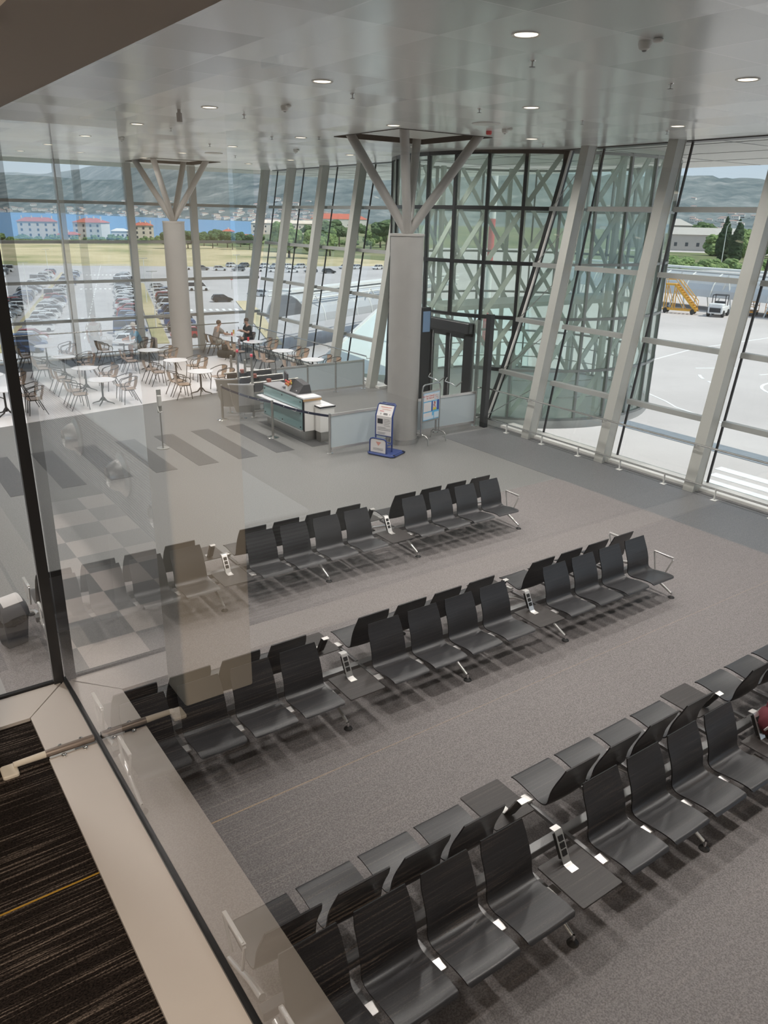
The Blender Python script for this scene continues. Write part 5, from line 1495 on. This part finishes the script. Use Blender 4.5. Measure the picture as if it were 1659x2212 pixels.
def lin(x, pts):
    for (a, b), (c, d) in zip(pts[:-1], pts[1:]):
        if x <= c: return b + (d - b) * max(0, (x - a)) / (c - a)
    return pts[-1][1]
SHORE = [(-60, 6000), (9, 5300), (14, 4300), (18, 3300), (22, 2650), (26, 2250), (30, 1900), (80, 1900)]
RIDGE = [(-60, 1.8), (9, 2.05), (13, 2.15), (15, 2.55), (18, 3.0), (20, 3.05), (26, 3.15), (40, 3.2), (50, 2.95), (54, 2.85), (60, 2.75), (80, 2.6)]
def hill_z(az, t):
    d0 = lin(az, SHORE); d = d0 + 2600 * t
    tt = min(1, t / 0.65)
    H = math.tan(radians(lin(az, RIDGE))) * (d0 + 2600 * 0.65) + EYE - ZS
    prof = tt ** 1.25 * (1.0 if t <= 0.65 else 1.0 - 0.3 * (t - 0.65) / 0.35)
    n = 0.020 * sin(az * .57 + 3 * t) + 0.010 * sin(az * 1.3 + 7 * t + 1) + 0.006 * sin(az * 3.1 + 5 * t) + 0.004 * sin(az * 11 + 11 * t)
    return ZS - 1.0 + H * max(0, prof * (1 + n * min(1, t * 3))), d
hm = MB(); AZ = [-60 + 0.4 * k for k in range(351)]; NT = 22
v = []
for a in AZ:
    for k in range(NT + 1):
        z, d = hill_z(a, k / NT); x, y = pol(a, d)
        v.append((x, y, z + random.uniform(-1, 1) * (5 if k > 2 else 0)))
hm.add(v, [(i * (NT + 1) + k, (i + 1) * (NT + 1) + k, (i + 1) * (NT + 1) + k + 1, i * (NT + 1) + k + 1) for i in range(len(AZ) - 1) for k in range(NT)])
hl = hm.build('hills', 'hill_hazy_scrub', smooth=True); tag(hl, 'wooded hills across the bay, their colour greyed with painted haze', 'hills', kind='structure')

# houses on the far shore and below the right-hand hills
h0 = MB()
h0.box(-9, 9, -7, 7, 0, 8, 0)
h0.add([(-9.4, -7.4, 8), (9.4, -7.4, 8), (9.4, 7.4, 8), (-9.4, 7.4, 8), (-5, 0, 9.6), (5, 0, 9.6)], [(0, 1, 5, 4), (1, 2, 5), (2, 3, 4, 5), (3, 0, 4)], 1)
for x in (-5, 0, 5): h0.box(x - 0.6, x + 0.6, -7.06, -7.0, 4, 6, 2)
h0 = h0.build('shore_house', ['house_white', 'roof_far', 'window_dark'])
HPOS = []
def place_house(az, t, s, label, group, fst=[True]):
    z, d = hill_z(az, t); x, y = pol(az, d)
    if any(hypot(x - a, y - b) < 13.5 * (s + c) for a, b, c in HPOS): return
    HPOS.append((x, y, s))
    o = h0 if fst[0] else h0.copy()
    if not fst[0]: COL.objects.link(o)
    fst[0] = False
    o.location = (x, y, z - 2); o.scale = (s, s, s * random.uniform(.8, 1.1)); o.rotation_euler = (0, 0, -radians(az) + random.uniform(-.5, .5))
    tag(o, label, 'house', group)
for k in range(230):
    az = random.choice([random.uniform(9.8, 14), random.uniform(14, 20), random.uniform(17, 27), random.uniform(24, 31), random.uniform(27, 33)])
    t = abs(random.gauss(0.02, 0.045 if az < 15 else 0.075)) + 0.004
    place_house(az, t, random.uniform(.9, 1.5) * (1.25 if az < 15 else 0.85), 'tiny white house with red roof in the village across the bay', 'village houses across the bay')
for k in range(80):
    az = random.uniform(50, 62); t = abs(random.gauss(0.05, 0.10)) + 0.01
    place_house(az, t, random.uniform(.8, 1.2), 'tiny pale house on the slope beyond the apron trees', 'houses on the slope beyond the apron')

# near-shore apartment houses
def apartment(label, x, y, w, dp, h, rz, wall='house_white', roof='roof_red', rows=3, cols=5, chim=4, name='apartment_house', z=None):
    t = thing(name, label, 'building', (x, y, ZL if z is None else z), rz)
    MB().box(-w / 2, w / 2, -dp / 2, dp / 2, 0, h).build('wall', wall, t)
    rf = MB().add([(-w / 2 - .6, -dp / 2 - .6, h), (w / 2 + .6, -dp / 2 - .6, h), (w / 2 + .6, dp / 2 + .6, h), (-w / 2 - .6, dp / 2 + .6, h), (-w / 2 + dp * .4, 0, h + dp * .2), (w / 2 - dp * .4, 0, h + dp * .2)],
                  [(0, 1, 5, 4), (1, 2, 5), (2, 3, 4, 5), (3, 0, 4), (3, 2, 1, 0)]).build('roof', roof, t)
    for k in range(chim):
        cx_ = -w / 2 + w * (k + .5) / chim
        MB().box(cx_ - .35, cx_ + .35, -1.2, -.5, h + 0.5, h + dp * .2 + 1.0).build('chimney', wall, rf)
    for r in range(rows):
        for c in range(cols):
            x0 = -w / 2 + w * (c + .5) / cols; z0 = 1.0 + (h - 1) * (r + .15) / rows
            MB().box(x0 - .6, x0 + .6, -dp / 2 - .05, -dp / 2 + .02, z0, z0 + 1.5).build('window', 'window_dark', t)
    return t
apartment('cream apartment house with red roof and chimneys on the shore', 118.5, 542, 23, 12, 10.0, -radians(12), 'house_cream')
apartment('white apartment house with red roof, middle of the three on the shore', 147, 527, 18, 13, 10.0, -radians(40), 'house_white', cols=4)
apartment('small cream apartment house half hidden behind the column post', 171.5, 503, 12, 9, 9.0, -radians(18), 'house_cream', cols=3)
apartment('low red tiled house between the apartment houses', 131, 520, 13, 8, 3.0, -radians(14), 'house_cream', rows=1, cols=3, chim=1, name='house')
apartment('low white annex beside the middle apartment house', 165.5, 530, 11, 8, 5.0, -radians(18), 'house_white', 'house_white', rows=1, cols=4, chim=0, name='house')
apartment('white cottage with red roof near the water', 237, 522, 8, 8, 5.5, -radians(24), 'house_white', rows=2, cols=2, chim=1, name='house')
apartment('low pale shed with reddish roof near the water', 249, 520, 11, 6, 2.6, -radians(24), 'house_cream', rows=1, cols=3, chim=0, name='house')
apartment('long pale yellow building beyond the meadow', 360, 668, 62, 14, 9.5, -radians(28), 'house_cream', 'house_cream', rows=2, cols=12, chim=0, name='school_building')
apartment('broad white hall with red roof at the foot of the hills', 700, 1120, 90, 40, 12, -radians(32), 'house_white', 'roof_red', rows=1, cols=10, chim=0, name='industrial_hall')
apartment('long low beige building behind the cypresses', 312, 209, 40, 14, 6.5, -radians(58), 'concrete_wall', 'concrete_wall', rows=1, cols=9, chim=0, name='low_building', z=ZA)
apartment('small beige building beside the long low one', 322, 236, 26, 14, 10.0, -radians(56), 'concrete_wall', 'concrete_wall', rows=1, cols=5, chim=0, name='low_building', z=ZA)

g = MB().prism([pol(48, 222), pol(54, 218), pol(60, 222), pol(66, 226), pol(66, 345), pol(57, 350), pol(48, 345)], ZA - .05, ZA + .03).build('ground_verge', 'scrub'); tag(g, 'green scrubby verge beyond the apron walkway', 'ground', kind='structure')
# trees
def make_tree(kind):
    t = thing('tree', '', 'tree')
    MB().tube([(0, 0, 0), (0.1, 0, 2.0), (0.0, 0.1, 4.0)], [0.28, 0.2, 0.14], 8).build('trunk', 'bark', t)
    m = MB()
    if kind == 'cypress':
        for k in range(9):
            z = 1.0 + k * 1.25; r = 1.35 * sin(pi * min(1, (k + 1.3) / 10)) ** 0.8 * (1 - 0.03 * k)
            m.ball((random.uniform(-.15, .15), random.uniform(-.15, .15), z), (r, r, 1.5), 0, 3, jit=0.13)
        m.build('crown', 'leaf_dark', t)
    elif kind == 'pine':
        for k in range(16):
            a, r = random.uniform(0, 2 * pi), random.uniform(0, 3.0)
            m.ball((r * cos(a), r * sin(a), 5.0 + random.uniform(-.6, 1.4)), (random.uniform(1.2, 1.9), random.uniform(1.2, 1.9), random.uniform(.8, 1.2)), 0, 3, jit=0.15)
        m.build('crown', 'leaf_pine', t)
    else:
        for k in range(14):
            a, r = random.uniform(0, 2 * pi), random.uniform(0, 1.9)
            m.ball((r * cos(a), r * sin(a), 3.6 + random.uniform(-1.2, 1.9)), random.uniform(0.8, 1.4), 0, 3, jit=0.16)
        m.build('crown', 'leaf_green', t)
    return t
TREE = {k: [make_tree(k), True] for k in ('broad', 'pine', 'cypress')}
TPOS = []
def tree(kind, x, y, z, s, label, group, sz=None):
    if kind != 'cypress' and any(hypot(x - a, y - b) < 2.3 * (s + c) for a, b, c in TPOS): return
    if any(hypot(x - a, y - b) < r for a, b, r in ((312, 209, 27), (322, 236, 20), (131, 520, 14), (118, 542, 18), (147, 527, 16), (171, 503, 13), (162, 527, 12), (237, 522, 9), (249, 520, 10), (360, 668, 40), (-999, 0, 1))): return
    TPOS.append((x, y, s))
    o, fst = TREE[kind]
    if not fst: o = copy_tree(o)
    TREE[kind][1] = False
    o.location = (x, y, z); o.scale = (s, s, sz or s); o.rotation_euler = (0, 0, random.uniform(0, 6))
    tag(o, label, 'tree', group)
for k in range(60):
    a = 8 + 19.5 * k / 46 + random.uniform(-.2, .2); d = random.uniform(478, 540)
    x, y = pol(a, d); tree('broad', x, y, ZL - 1, random.uniform(0.9, 1.5), 'bushy green tree in the belt behind the dry meadow', 'trees behind the meadow', random.uniform(.5, .8))
for k in range(12):
    a = 20.5 + 6.5 * k / 12 + random.uniform(-.2, .2); d = random.uniform(415, 470)
    x, y = pol(a, d); tree('pine', x, y, ZL, random.uniform(.9, 1.2), 'young pine standing at the meadow edge', 'pines at the meadow edge')
for k in range(34):
    a = random.uniform(27, 37); d = random.uniform(330, 620)
    x, y = pol(a, d); tree(random.choice(['broad', 'broad', 'pine']), x, y, ZL, random.uniform(1.3, 2.2), 'green tree behind the far parked cars', 'trees behind the far parked cars')
for (a, d, s) in ((57.72, 262, 1.0), (58.5, 258, 0.95), (59.9, 268, 0.9)):
    x, y = pol(a, d); tree('cypress', x, y, ZA, s * 1.7, 'dark slender cypress beside the lamp post', 'cypresses beyond the apron', s * 1.05)
for k in range(60):
    a = 53.5 + 8 * random.random(); d = random.uniform(295, 400) if a > 57.2 else random.uniform(400, 470)
    x, y = pol(a, d); tree(random.choice(['pine', 'broad', 'broad']), x, y, ZA - 2, random.uniform(1.3, 2.0), 'dark tree in the grove beyond the apron', 'trees beyond the apron', random.uniform(1.3, 1.9))
for k in range(24):
    a = 53.0 + 7.4 * k / 24; d = random.uniform(222, 246)
    x, y = pol(a, d); tree('broad', x, y, ZA - 4.0, random.uniform(1.1, 1.5), 'light green bush along the apron fence', 'bushes along the apron fence', 1.0)

# lot markings and islands
lm = MB()
for k in range(34): 
    u = 118 + 5 * k; a, b = U_(u, -5.45), U_(u + 2.4, -5.45); lm.bar((*a, ZL + .02), (*b, ZL + .02), 0.18, 0.02)
for u in (140, 196, 240):
    for k in range(9):
        v0 = -1.2 - 1.05 * k
        if v0 < -9.5: continue
        a, b = U_(u, v0), U_(u + 2.6, v0); lm.bar((*a, ZL + .02), (*b, ZL + .02), 0.5, 0.02)
for v0 in (3.4, 6.0):
    pass
for k in range(14):
    u = 146 + k * 1.1; a, b = U_(u, 12.5), U_(u, 20.0)
for k in range(10):
    a, b = U_(150, 11 + k * 1.2), U_(153, 11 + k * 1.2); lm.bar((*a, ZL + .02), (*b, ZL + .02), 0.55, 0.02)
for k in range(16):
    u = 120 + 6 * k
    a, b = U_(u, -5.45 - 4.2), U_(u + 0.2, -5.45 - 8.5); lm.bar((*a, ZL + .02), (*b, ZL + .02), 0.14, 0.02)
lm = lm.build('road_markings', 'road_white'); tag(lm, 'white lane dashes and crossings painted on the car park', 'road markings', kind='structure')
im = MB()
im.prism([U_(112, 3.7), U_(112, 5.8), U_(212, 5.8), U_(212, 3.7)], ZL - .05, ZL + 0.14)
im.prism([U_(108, 20.8), U_(150, 24.6), U_(166, 24.6), U_(166, 22.5), U_(108, 19.2)], ZL - .05, ZL + 0.14)
im.prism([U_(108, -15.8), U_(108, -14.9), U_(250, -14.9), U_(250, -15.8)], ZL - .05, ZL + 0.14)
im = im.build('ground_islands', 'dry_grass'); tag(im, 'dry grass strips between the parking rows', 'ground', kind='structure')
for k, (u, v) in enumerate([(128, 4.8), (165, 4.8), (205, 4.8), (150, -15.3), (200, -15.3), (180, 25)]):
    x, y = U_(u, v)
    t = thing('lamp_post', 'slim grey lamp post on the car park island', 'lamp post', (x, y, ZL), group='lamp posts of the car park')
    MB().tube([(0, 0, 0), (0, 0, 8.5)], [0.09, 0.05], 8).build('pole', 'white_paint', t)
    MB().bar((-0.8, 0, 8.5), (0.8, 0, 8.5), 0.25, 0.1).build('lamp_head', 'transom_paint', t)
x, y = U_(186, 27); st = thing('stop_sign', 'red round-edged road sign on a pole at the car park lane', 'road sign', (80.9, 177.8, ZL), -radians(20))
MB().tube([(0, 0, 0), (0, 0, 2.5)], 0.05, 6).build('pole', 'transom_paint', st)
MB().lathe([(0.45, -0.02), (0.45, 0.02)], 8, M=Matrix.Translation((0, -0.06, 2.6)) @ Matrix.Rotation(pi / 2, 4, 'X')).build('plate', 'print_red', st)

# cars
def car_meshes(kind='hatch'):
    L_, W = (4.2, 0.88) if kind == 'hatch' else (4.9, 0.95)
    h = L_ / 2
    if kind == 'hatch':
        low = [(-h, .35), (-h, .75), (-h + .15, .95), (-.9, .98), (1.0, .95), (h - .25, .78), (h, .60), (h, .35), (h - .5, .22), (-h + .4, .22)]
        cab = ((-h + .1, .96), (-h + .55, 1.46), (.35, 1.46), (1.15, .94))
    else:
        low = [(-h, .35), (-h, .9), (-h + .05, 1.05), (1.2, 1.05), (h - .2, .9), (h, .65), (h, .35), (h - .5, .25), (-h + .4, .25)]
        cab = ((-h + .06, 1.03), (-h + .15, 1.92), (1.0, 1.90), (1.75, 1.02))
    b = MB()
    n = len(low)
    v = [(x, -W * (1 if .3 < z < .9 else .93), z) for x, z in low] + [(x, W * (1 if .3 < z < .9 else .93), z) for x, z in low]
    b.add(v, [tuple(range(n)), tuple(reversed(range(n, 2 * n)))] + [(i, i + n, (i + 1) % n + n, (i + 1) % n) for i in range(n)], 0)
    tw = 0.74
    (x0, z0), (x1, z1), (x2, z2), (x3, z3) = cab
    # roof plate and pillars as painted shell
    b.add([(x1 - .05, -tw * W, z1), (x2 + .05, -tw * W, z2), (x2 + .05, tw * W, z2), (x1 - .05, tw * W, z1), (x1 + .1, -tw * W * .9, z1 + .06), (x2 - .2, -tw * W * .9, z2 + .05), (x2 - .2, tw * W * .9, z2 + .05), (x1 + .1, tw * W * .9, z1 + .06)],
          [(0, 1, 5, 4), (1, 2, 6, 5), (2, 3, 7, 6), (3, 0, 4, 7), (4, 5, 6, 7)], 0)
    for s in (-1, 1):
        for (xa, za), (xb, zb) in (((x0, z0), (x1, z1)), ((x3, z3), (x2, z2)), (((x0 + x3) / 2, z0), ((x1 + x2) / 2, z1))):
            b.bar((xa, s * W * .9, za), (xb, s * tw * W, zb), 0.07, 0.05, 0, up=(0, 1, 0))
    g_ = MB().add([(x0 + .03, -W * .88, z0), (x3 - .03, -W * .88, z3), (x3 - .03, W * .88, z3), (x0 + .03, W * .88, z0), (x1 + .03, -tw * W + .02, z1), (x2 - .03, -tw * W + .02, z2), (x2 - .03, tw * W - .02, z2), (x1 + .03, tw * W - .02, z1)],
                  [(0, 1, 5, 4), (1, 2, 6, 5), (2, 3, 7, 6), (3, 0, 4, 7)], 1)
    wh = []
    for x in (-h + .8, h - .8):
        for s in (-1, 1):
            wh.append(MB().lathe([(0.18, -.1), (0.32, -.1), (0.33, 0), (0.32, .1), (0.18, .1)], 14, M=Matrix.Translation((x, s * (W - .1), .32)) @ Matrix.Rotation(pi / 2, 4, 'X'), mi=2))
    lt = MB()
    return b, g_, wh
CARM = {}
def car_proto(kind, col):
    b, g_, wh = car_meshes(kind)
    for q in [g_] + wh:
        n = len(b.v); b.v += q.v; b.f += [tuple(i + n for i in f) for f in q.f]; b.m += q.m
    o = b.build('car', ['car_' + col, 'car_glass', 'tyre'], auto=True)
    return o
def place_car(kind, col, x, y, a, label, group, z=ZL):
    key = (kind, col)
    if key not in CARM:
        o = CARM[key] = car_proto(kind, col)
    else:
        o = CARM[key].copy(); COL.objects.link(o)
    o.location = (x, y, z); o.rotation_euler = (0, 0, a)
    tag(o, label, 'car', group)
def near_car(kind, col, x, y, a, label):
    b, g_, wh = car_meshes(kind)
    t = thing('van' if kind == 'van' else 'car', label, 'van' if kind == 'van' else 'car', (x, y, ZL), a)
    b.build('body', 'car_' + col, t, auto=True)
    g_.m = [0] * len(g_.m); g_.build('windows', 'car_glass', t)
    for w in wh:
        w.m = [0] * len(w.m); w.build('wheel', 'tyre', t, auto=True)
CC = ['white', 'white', 'silver', 'silver', 'grey', 'black', 'white', 'white', 'silver', 'blue', 'red', 'grey']
HA = atan2(-0.292, 0.956)
rows_ = [(1.0, 112, 236, 'row beside the dashed lane', 0.10), (8.6, 112, 205, 'row behind the grass strip', 0.30), (-12.2, 108, 246, 'row left of the dashed lane', 0.18),
         (-18.7, 112, 246, 'second row left of the dashed lane', 0.18), (-31.0, 150, 262, 'third row left of the dashed lane', 0.25), (-36.5, 165, 262, 'outermost row of the car park', 0.3)]
for v0, u0, u1, rn, gap in rows_:
    u = u0
    while u < u1:
        if random.random() > gap:
            c = random.choice(CC); x, y = U_(u + random.uniform(-.15, .15), v0 + random.uniform(-.3, .3))
            place_car('hatch' if random.random() < .88 else 'van', c, x, y, HA + (pi if random.random() < .5 else 0), '%s car parked in the %s' % (c, rn), 'cars in the ' + rn)
        u += 2.75
for k in range(15):
    f = k / 14; x, y = 116 + 46 * f, 254 - 27 * f
    if random.random() < .85:
        c = random.choice(CC); place_car('hatch', c, x, y, HA + random.choice([0.6, 0.6 + pi, 1.2]), '%s car in the row at the far edge behind the side windows' % c, 'cars at the far edge')
for k in range(9):
    x, y = 96 + 4.5 * k, 246 - 3.6 * k
    c = random.choice(CC); place_car('hatch', c, x, y, HA + random.choice([0, pi]), '%s car in the middle row seen through the side windows' % c, 'cars in the middle row')
near_car('hatch', 'black', 67.2, 152.7, HA + pi * 0.02, 'dark hatchback crossing the empty car park lane')
near_car('van', 'white', 72.5, 177.8, HA, 'white passenger van beside the column')
near_car('hatch', 'silver', 79.0, 160.5, HA + 2.6, 'silver car turning behind the corner window post')
near_car('hatch', 'blue', 78.5, 131, HA + .3, 'blue car on the road below the side windows')

# ------------------------------------------------------------------ outside the side windows
cp2 = thing('canopy_roof', 'pale sloping canopy roof below the side windows', 'roof', (0, 0, 0))
MB().add([(19.0, 33, -1.6), (39, 54, -0.7), (47, 46, -0.9), (26.5, 25.5, -1.8), (19.0, 33, -1.9), (39, 54, -1.0), (47, 46, -1.2), (26.5, 25.5, -2.1)], [(0, 1, 2, 3), (7, 6, 5, 4), (0, 4, 5, 1), (1, 5, 6, 2), (2, 6, 7, 3), (3, 7, 4, 0)]).build('roof_plate', 'canopy_pale', cp2)
fr_ = MB()
for k in range(9):
    f = k / 8
    fr_.bar((19.0 + 20 * f, 33 + 21 * f, -2.0 + .9 * f), (26.5 + 20.5 * f, 25.5 + 20.5 * f, -2.2 + .9 * f), 0.12, 0.3)
fr_.bar((19.0, 33, -1.75), (39, 54, -.85), 0.2, 0.4); fr_.bar((26.5, 25.5, -1.95), (47, 46, -1.05), 0.2, 0.4)
fr_.build('roof_ribs', 'eave_white', cp2)
for x, y in ((22, 34), (37.5, 51), (28, 28.5), (44.5, 45.5)): MB().tube([(x, y, ZL), (x, y, -1.9)], 0.18, 8).build('support', 'eave_white', cp2)

def walkway(label, p0, p1, zr, r):
    """covered apron walkway: arched dark roof shell, white rails and raking struts"""
    t = thing('covered_walkway', label, 'walkway', (0, 0, 0))
    a, b = Vector((*p0, 0)), Vector((*p1, 0)); d = (b - a); L_ = d.length; d.normalize(); s = Vector((-d.y, d.x, 0))
    n = 12; rs = []
    for k in range(n + 1):
        an = pi * k / n
        o_ = s * (r * cos(an)) + Vector((0, 0, zr - r * 1.0 + r * sin(an)))
        rs.append((o_, an))
    m = MB(); rr = []
    for q in (a, b):
        rr.append([tuple(q + o_) for o_, _ in rs] + [tuple(q + o_ * 1.0 - Vector((0, 0, .12))) for o_, _ in reversed(rs)])
    m.rings(rr, cap=False); m.build('roof_shell', 'walk_roof', t)
    k = 0
    while k * 4.0 < L_:
        q = a + d * (k * 4.0)
        MB().tube([tuple(q + o_ * 1.02) for o_, _ in rs], 0.09, 6).build('rib', 'white_paint', t); k += 1
    for sg in (1, -1):
        for z in (zr + .1, zr - .5): MB().tube([tuple(a + s * r * .9 * sg + Vector((0, 0, z))), tuple(b + s * r * .9 * sg + Vector((0, 0, z)))], 0.12, 6).build('edge_rail', 'white_paint', t)
    k = 0
    while k * 7.0 < L_:
        q = a + d * (k * 7.0 + 2)
        for sg in (1, -1):
            MB().tube([tuple(q + s * r * sg * .95 + d * 1.2 + Vector((0, 0, ZA))), tuple(q + s * r * sg * .9 + Vector((0, 0, zr - .1)))], 0.1, 6).build('strut', 'white_paint', t)
            MB().tube([tuple(q + s * r * sg * .95 - d * 1.2 + Vector((0, 0, ZA))), tuple(q + s * r * sg * .9 + Vector((0, 0, zr - .1)))], 0.1, 6).build('strut', 'white_paint', t)
        k += 1
    MB().bar(tuple(a + Vector((0, 0, zr + .35))), tuple(b + Vector((0, 0, zr + .35))), 1.6, 0.25).build('cable_tray', 'white_paint', t)
    return t
walkway('covered white walkway with arched grey roof behind the yellow steps', (100, 30), (100, 88), -0.6, 3.0)
walkway('curved roof walkway below the side windows of the cafe', (50, 93), (92, 112), -4.2, 3.4)

# mobile steps
ms = thing('passenger_steps', 'yellow mobile steps parked on the apron', 'steps', (91, 62.0, ZA), radians(112))
ms.scale = (0.85, 0.85, 1.12)
m = MB()
for s in (-.7, .7):
    m.bar((-2.2, s, .5), (1.2, s, 3.2), .12, .25); m.bar((1.2, s, 3.2), (2.6, s, 3.2), .12, .2)
    m.bar((2.5, s, .4), (2.5, s, 3.2), .12, .12); m.bar((1.2, s, .4), (1.2, s, 3.2), .12, .12); m.bar((-2.4, s, .45), (2.7, s, .45), .14, .18)
    m.bar((1.2, s, .5), (2.5, s, 3.1), .08, .08); m.bar((-0.5, s, .5), (1.2, s, 2.6), .08, .08)
m.build('frame', 'yellow_paint', ms)
m = MB()
for k in range(11): f = k / 10; m.box(-2.2 + 3.4 * f - .14, -2.2 + 3.4 * f + .14, -.65, .65, .62 + 2.6 * f, .66 + 2.6 * f)
m.box(1.2, 2.6, -.7, .7, 3.25, 3.3); m.build('treads', 'yellow_paint', ms)
m = MB()
for s in (-.7, .7):
    m.tube([(-2.2, s, 1.5), (1.2, s, 4.2), (2.6, s, 4.2), (2.6, s, 3.2)], 0.05, 6); m.tube([(-2.2, s, 1.05), (1.2, s, 3.75), (2.6, s, 3.75)], 0.04, 6); m.tube([(-2.2, s, .5), (-2.2, s, 1.5)], 0.04, 6)
m.build('handrails', 'yellow_paint', ms)
for x in (-1.8, 2.2):
    for s in (-.8, .8): MB().lathe([(0.3, -.1), (0.32, 0), (0.3, .1)], 14, M=Matrix.Translation((x, s, .32)) @ Matrix.Rotation(pi / 2, 4, 'X')).build('wheel', 'tyre', ms)
# tug
tg = thing('baggage_tug', 'white baggage tug with open cab on the apron', 'tractor', (93, 58.0, ZA), radians(-160))
tg.scale = (1.2, 1.2, 1.2)
MB().rbox(-1.7, 1.5, -.75, .75, .35, 1.05, .12).build('body', 'tug_white', tg)
MB().rbox(0.3, 1.5, -.70, .70, 1.0, 1.35, .12).build('hood', 'tug_white', tg)
MB().box(1.49, 1.54, -.55, .55, .5, .95).build('grille', 'print_black', tg)
for s in (-.5, .5): MB().lathe([(0.1, 0), (0.1, .04)], 12, M=Matrix.Translation((1.5, s, 1.15)) @ Matrix.Rotation(pi / 2, 4, 'Y')).build('headlamp', 'paper', tg)
m = MB()
for x in (-.9, .4):
    for s in (-.65, .65): m.bar((x, s, 1.0), (x, s, 2.15), .07, .07)
m.bar((-.9, -.65, 2.15), (.4, -.65, 2.15), .07, .07); m.bar((-.9, .65, 2.15), (.4, .65, 2.15), .07, .07); m.bar((-.9, -.65, 2.15), (-.9, .65, 2.15), .07, .07); m.bar((.4, -.65, 2.15), (.4, .65, 2.15), .07, .07)
m.build('cab_frame', 'print_black', tg)
MB().rbox(-.75, -.2, -.5, .5, 1.0, 1.5, .08).build('seat', 'print_black', tg)
for x in (-1.1, 1.0):
    for s in (-.72, .72): MB().lathe([(0.16, -.12), (0.34, -.12), (0.36, 0), (0.34, .12), (0.16, .12)], 16, M=Matrix.Translation((x, s, .36)) @ Matrix.Rotation(pi / 2, 4, 'X')).build('wheel', 'tyre', tg)
for k, (x, y) in enumerate([(98, 56.5), (99, 54.2), (97, 50.3)]):
    t = thing('baggage_cart', ['orange baggage cart right behind the tug', 'orange baggage cart farther behind the tug'][k] if k < 2 else 'low grey dolly right of the tug', 'cart', (x, y, ZA), radians(20))
    MB().box(-1.4, 1.4, -.7, .7, .45, .6).build('deck', 'orange_paint' if k < 2 else 'transom_paint', t)
    if k < 2:
        m = MB()
        for a_ in (-1.35, 1.35):
            for s in (-.65, .65): m.bar((a_, s, .6), (a_, s, 1.8), .07, .07)
            m.bar((a_, -.65, 1.8), (a_, .65, 1.8), .07, .07); m.bar((a_, -.65, 1.2), (a_, .65, 1.2), .07, .07)
        m.build('end_rails', 'orange_paint', t)
    for x_ in (-1, 1):
        for s in (-.6, .6): MB().lathe([(0.24, -.07), (0.25, 0), (0.24, .07)], 12, M=Matrix.Translation((x_, s, .25)) @ Matrix.Rotation(pi / 2, 4, 'X')).build('wheel', 'tyre', t)
lpst = thing('street_lamp', 'tall grey street lamp with curved arm before the cypresses', 'street lamp', (*pol(57.75, 247), ZA), radians(-58))
MB().tube([(0, 0, 0), (0, 0, 10.2), (.4, 0, 11.1), (1.4, 0, 11.6), (2.6, 0, 11.6)], [.12, .09, .07, .06, .06], 8).build('pole', 'white_paint', lpst)
MB().rbox(2.5, 3.6, -.2, .2, 11.5, 11.75, .08).build('lamp_head', 'white_paint', lpst)
# red and white banded mast behind the rotunda
mx, my = pol(42.6, 44)
mst = thing('banded_mast', 'slim red and white banded mast behind the rotunda', 'mast', (mx, my, ZA))
for k in range(11):
    MB().lathe([(0.17, 2.2 * k), (0.17, 2.2 * k + 2.2)], 14).build('band', 'print_red' if k % 2 == 0 else 'paper', mst, smooth=True)
# apron paint
pm = MB()
for k in range(6):
    x = 28.2 + 1.12 * k; y1 = 17.6 + 0.42 * k
    pm.box(x - .3, x + .3, y1 - 5.2, y1, ZA, ZA + .012)
def pline(pts, w=.16):
    for p, q in zip(pts[:-1], pts[1:]): pm.bar((*p, ZA + .006), (*q, ZA + .006), w, .012)
pline([(57.3, 41), (66, 43), (79.8, 43.6), (95, 42)]); pline([(45.4, 32.7), (44.2, 30.2), (43.3, 28.8), (42.2, 25), (42, 20)])
pline([(57, 36.7), (60, 35)], .2)
for r in (3.4, 4.1):
    pline([(56.5 + r * cos(a), 26 + r * sin(a)) for a in [2 * pi * k / 28 for k in range(29)]], .22)
for a0 in (2.2, 2.6): pline([(58.5 + 6.5 * cos(a0 + .05 * k), 29.5 + 6.5 * sin(a0 + .05 * k)) for k in range(6)], .25)
pline([(58.9, 32.3), (66, 31)], .18); pline([(48, 22), (60, 18)], .16)
pm = pm.build('apron_markings', 'road_white'); tag(pm, 'white crossing stripes and taxi lines on the apron', 'road markings', kind='structure')
gt = MB().prism([(36.2, 30), (37.7, 30), (37.7, -20), (36.2, -20)], ZA, ZA + .02).build('trim_drain', 'grate'); tag(gt, 'blue grey drain grating across the apron', 'drain', kind='structure')
yl = MB().prism([(30.2, 24), (30.5, 24), (31.2, 12), (30.9, 12)], ZA, ZA + .01).build('trim_yellow_line', 'road_yellow'); tag(yl, 'faded yellow line on the apron by the facade', 'road markings', kind='structure')
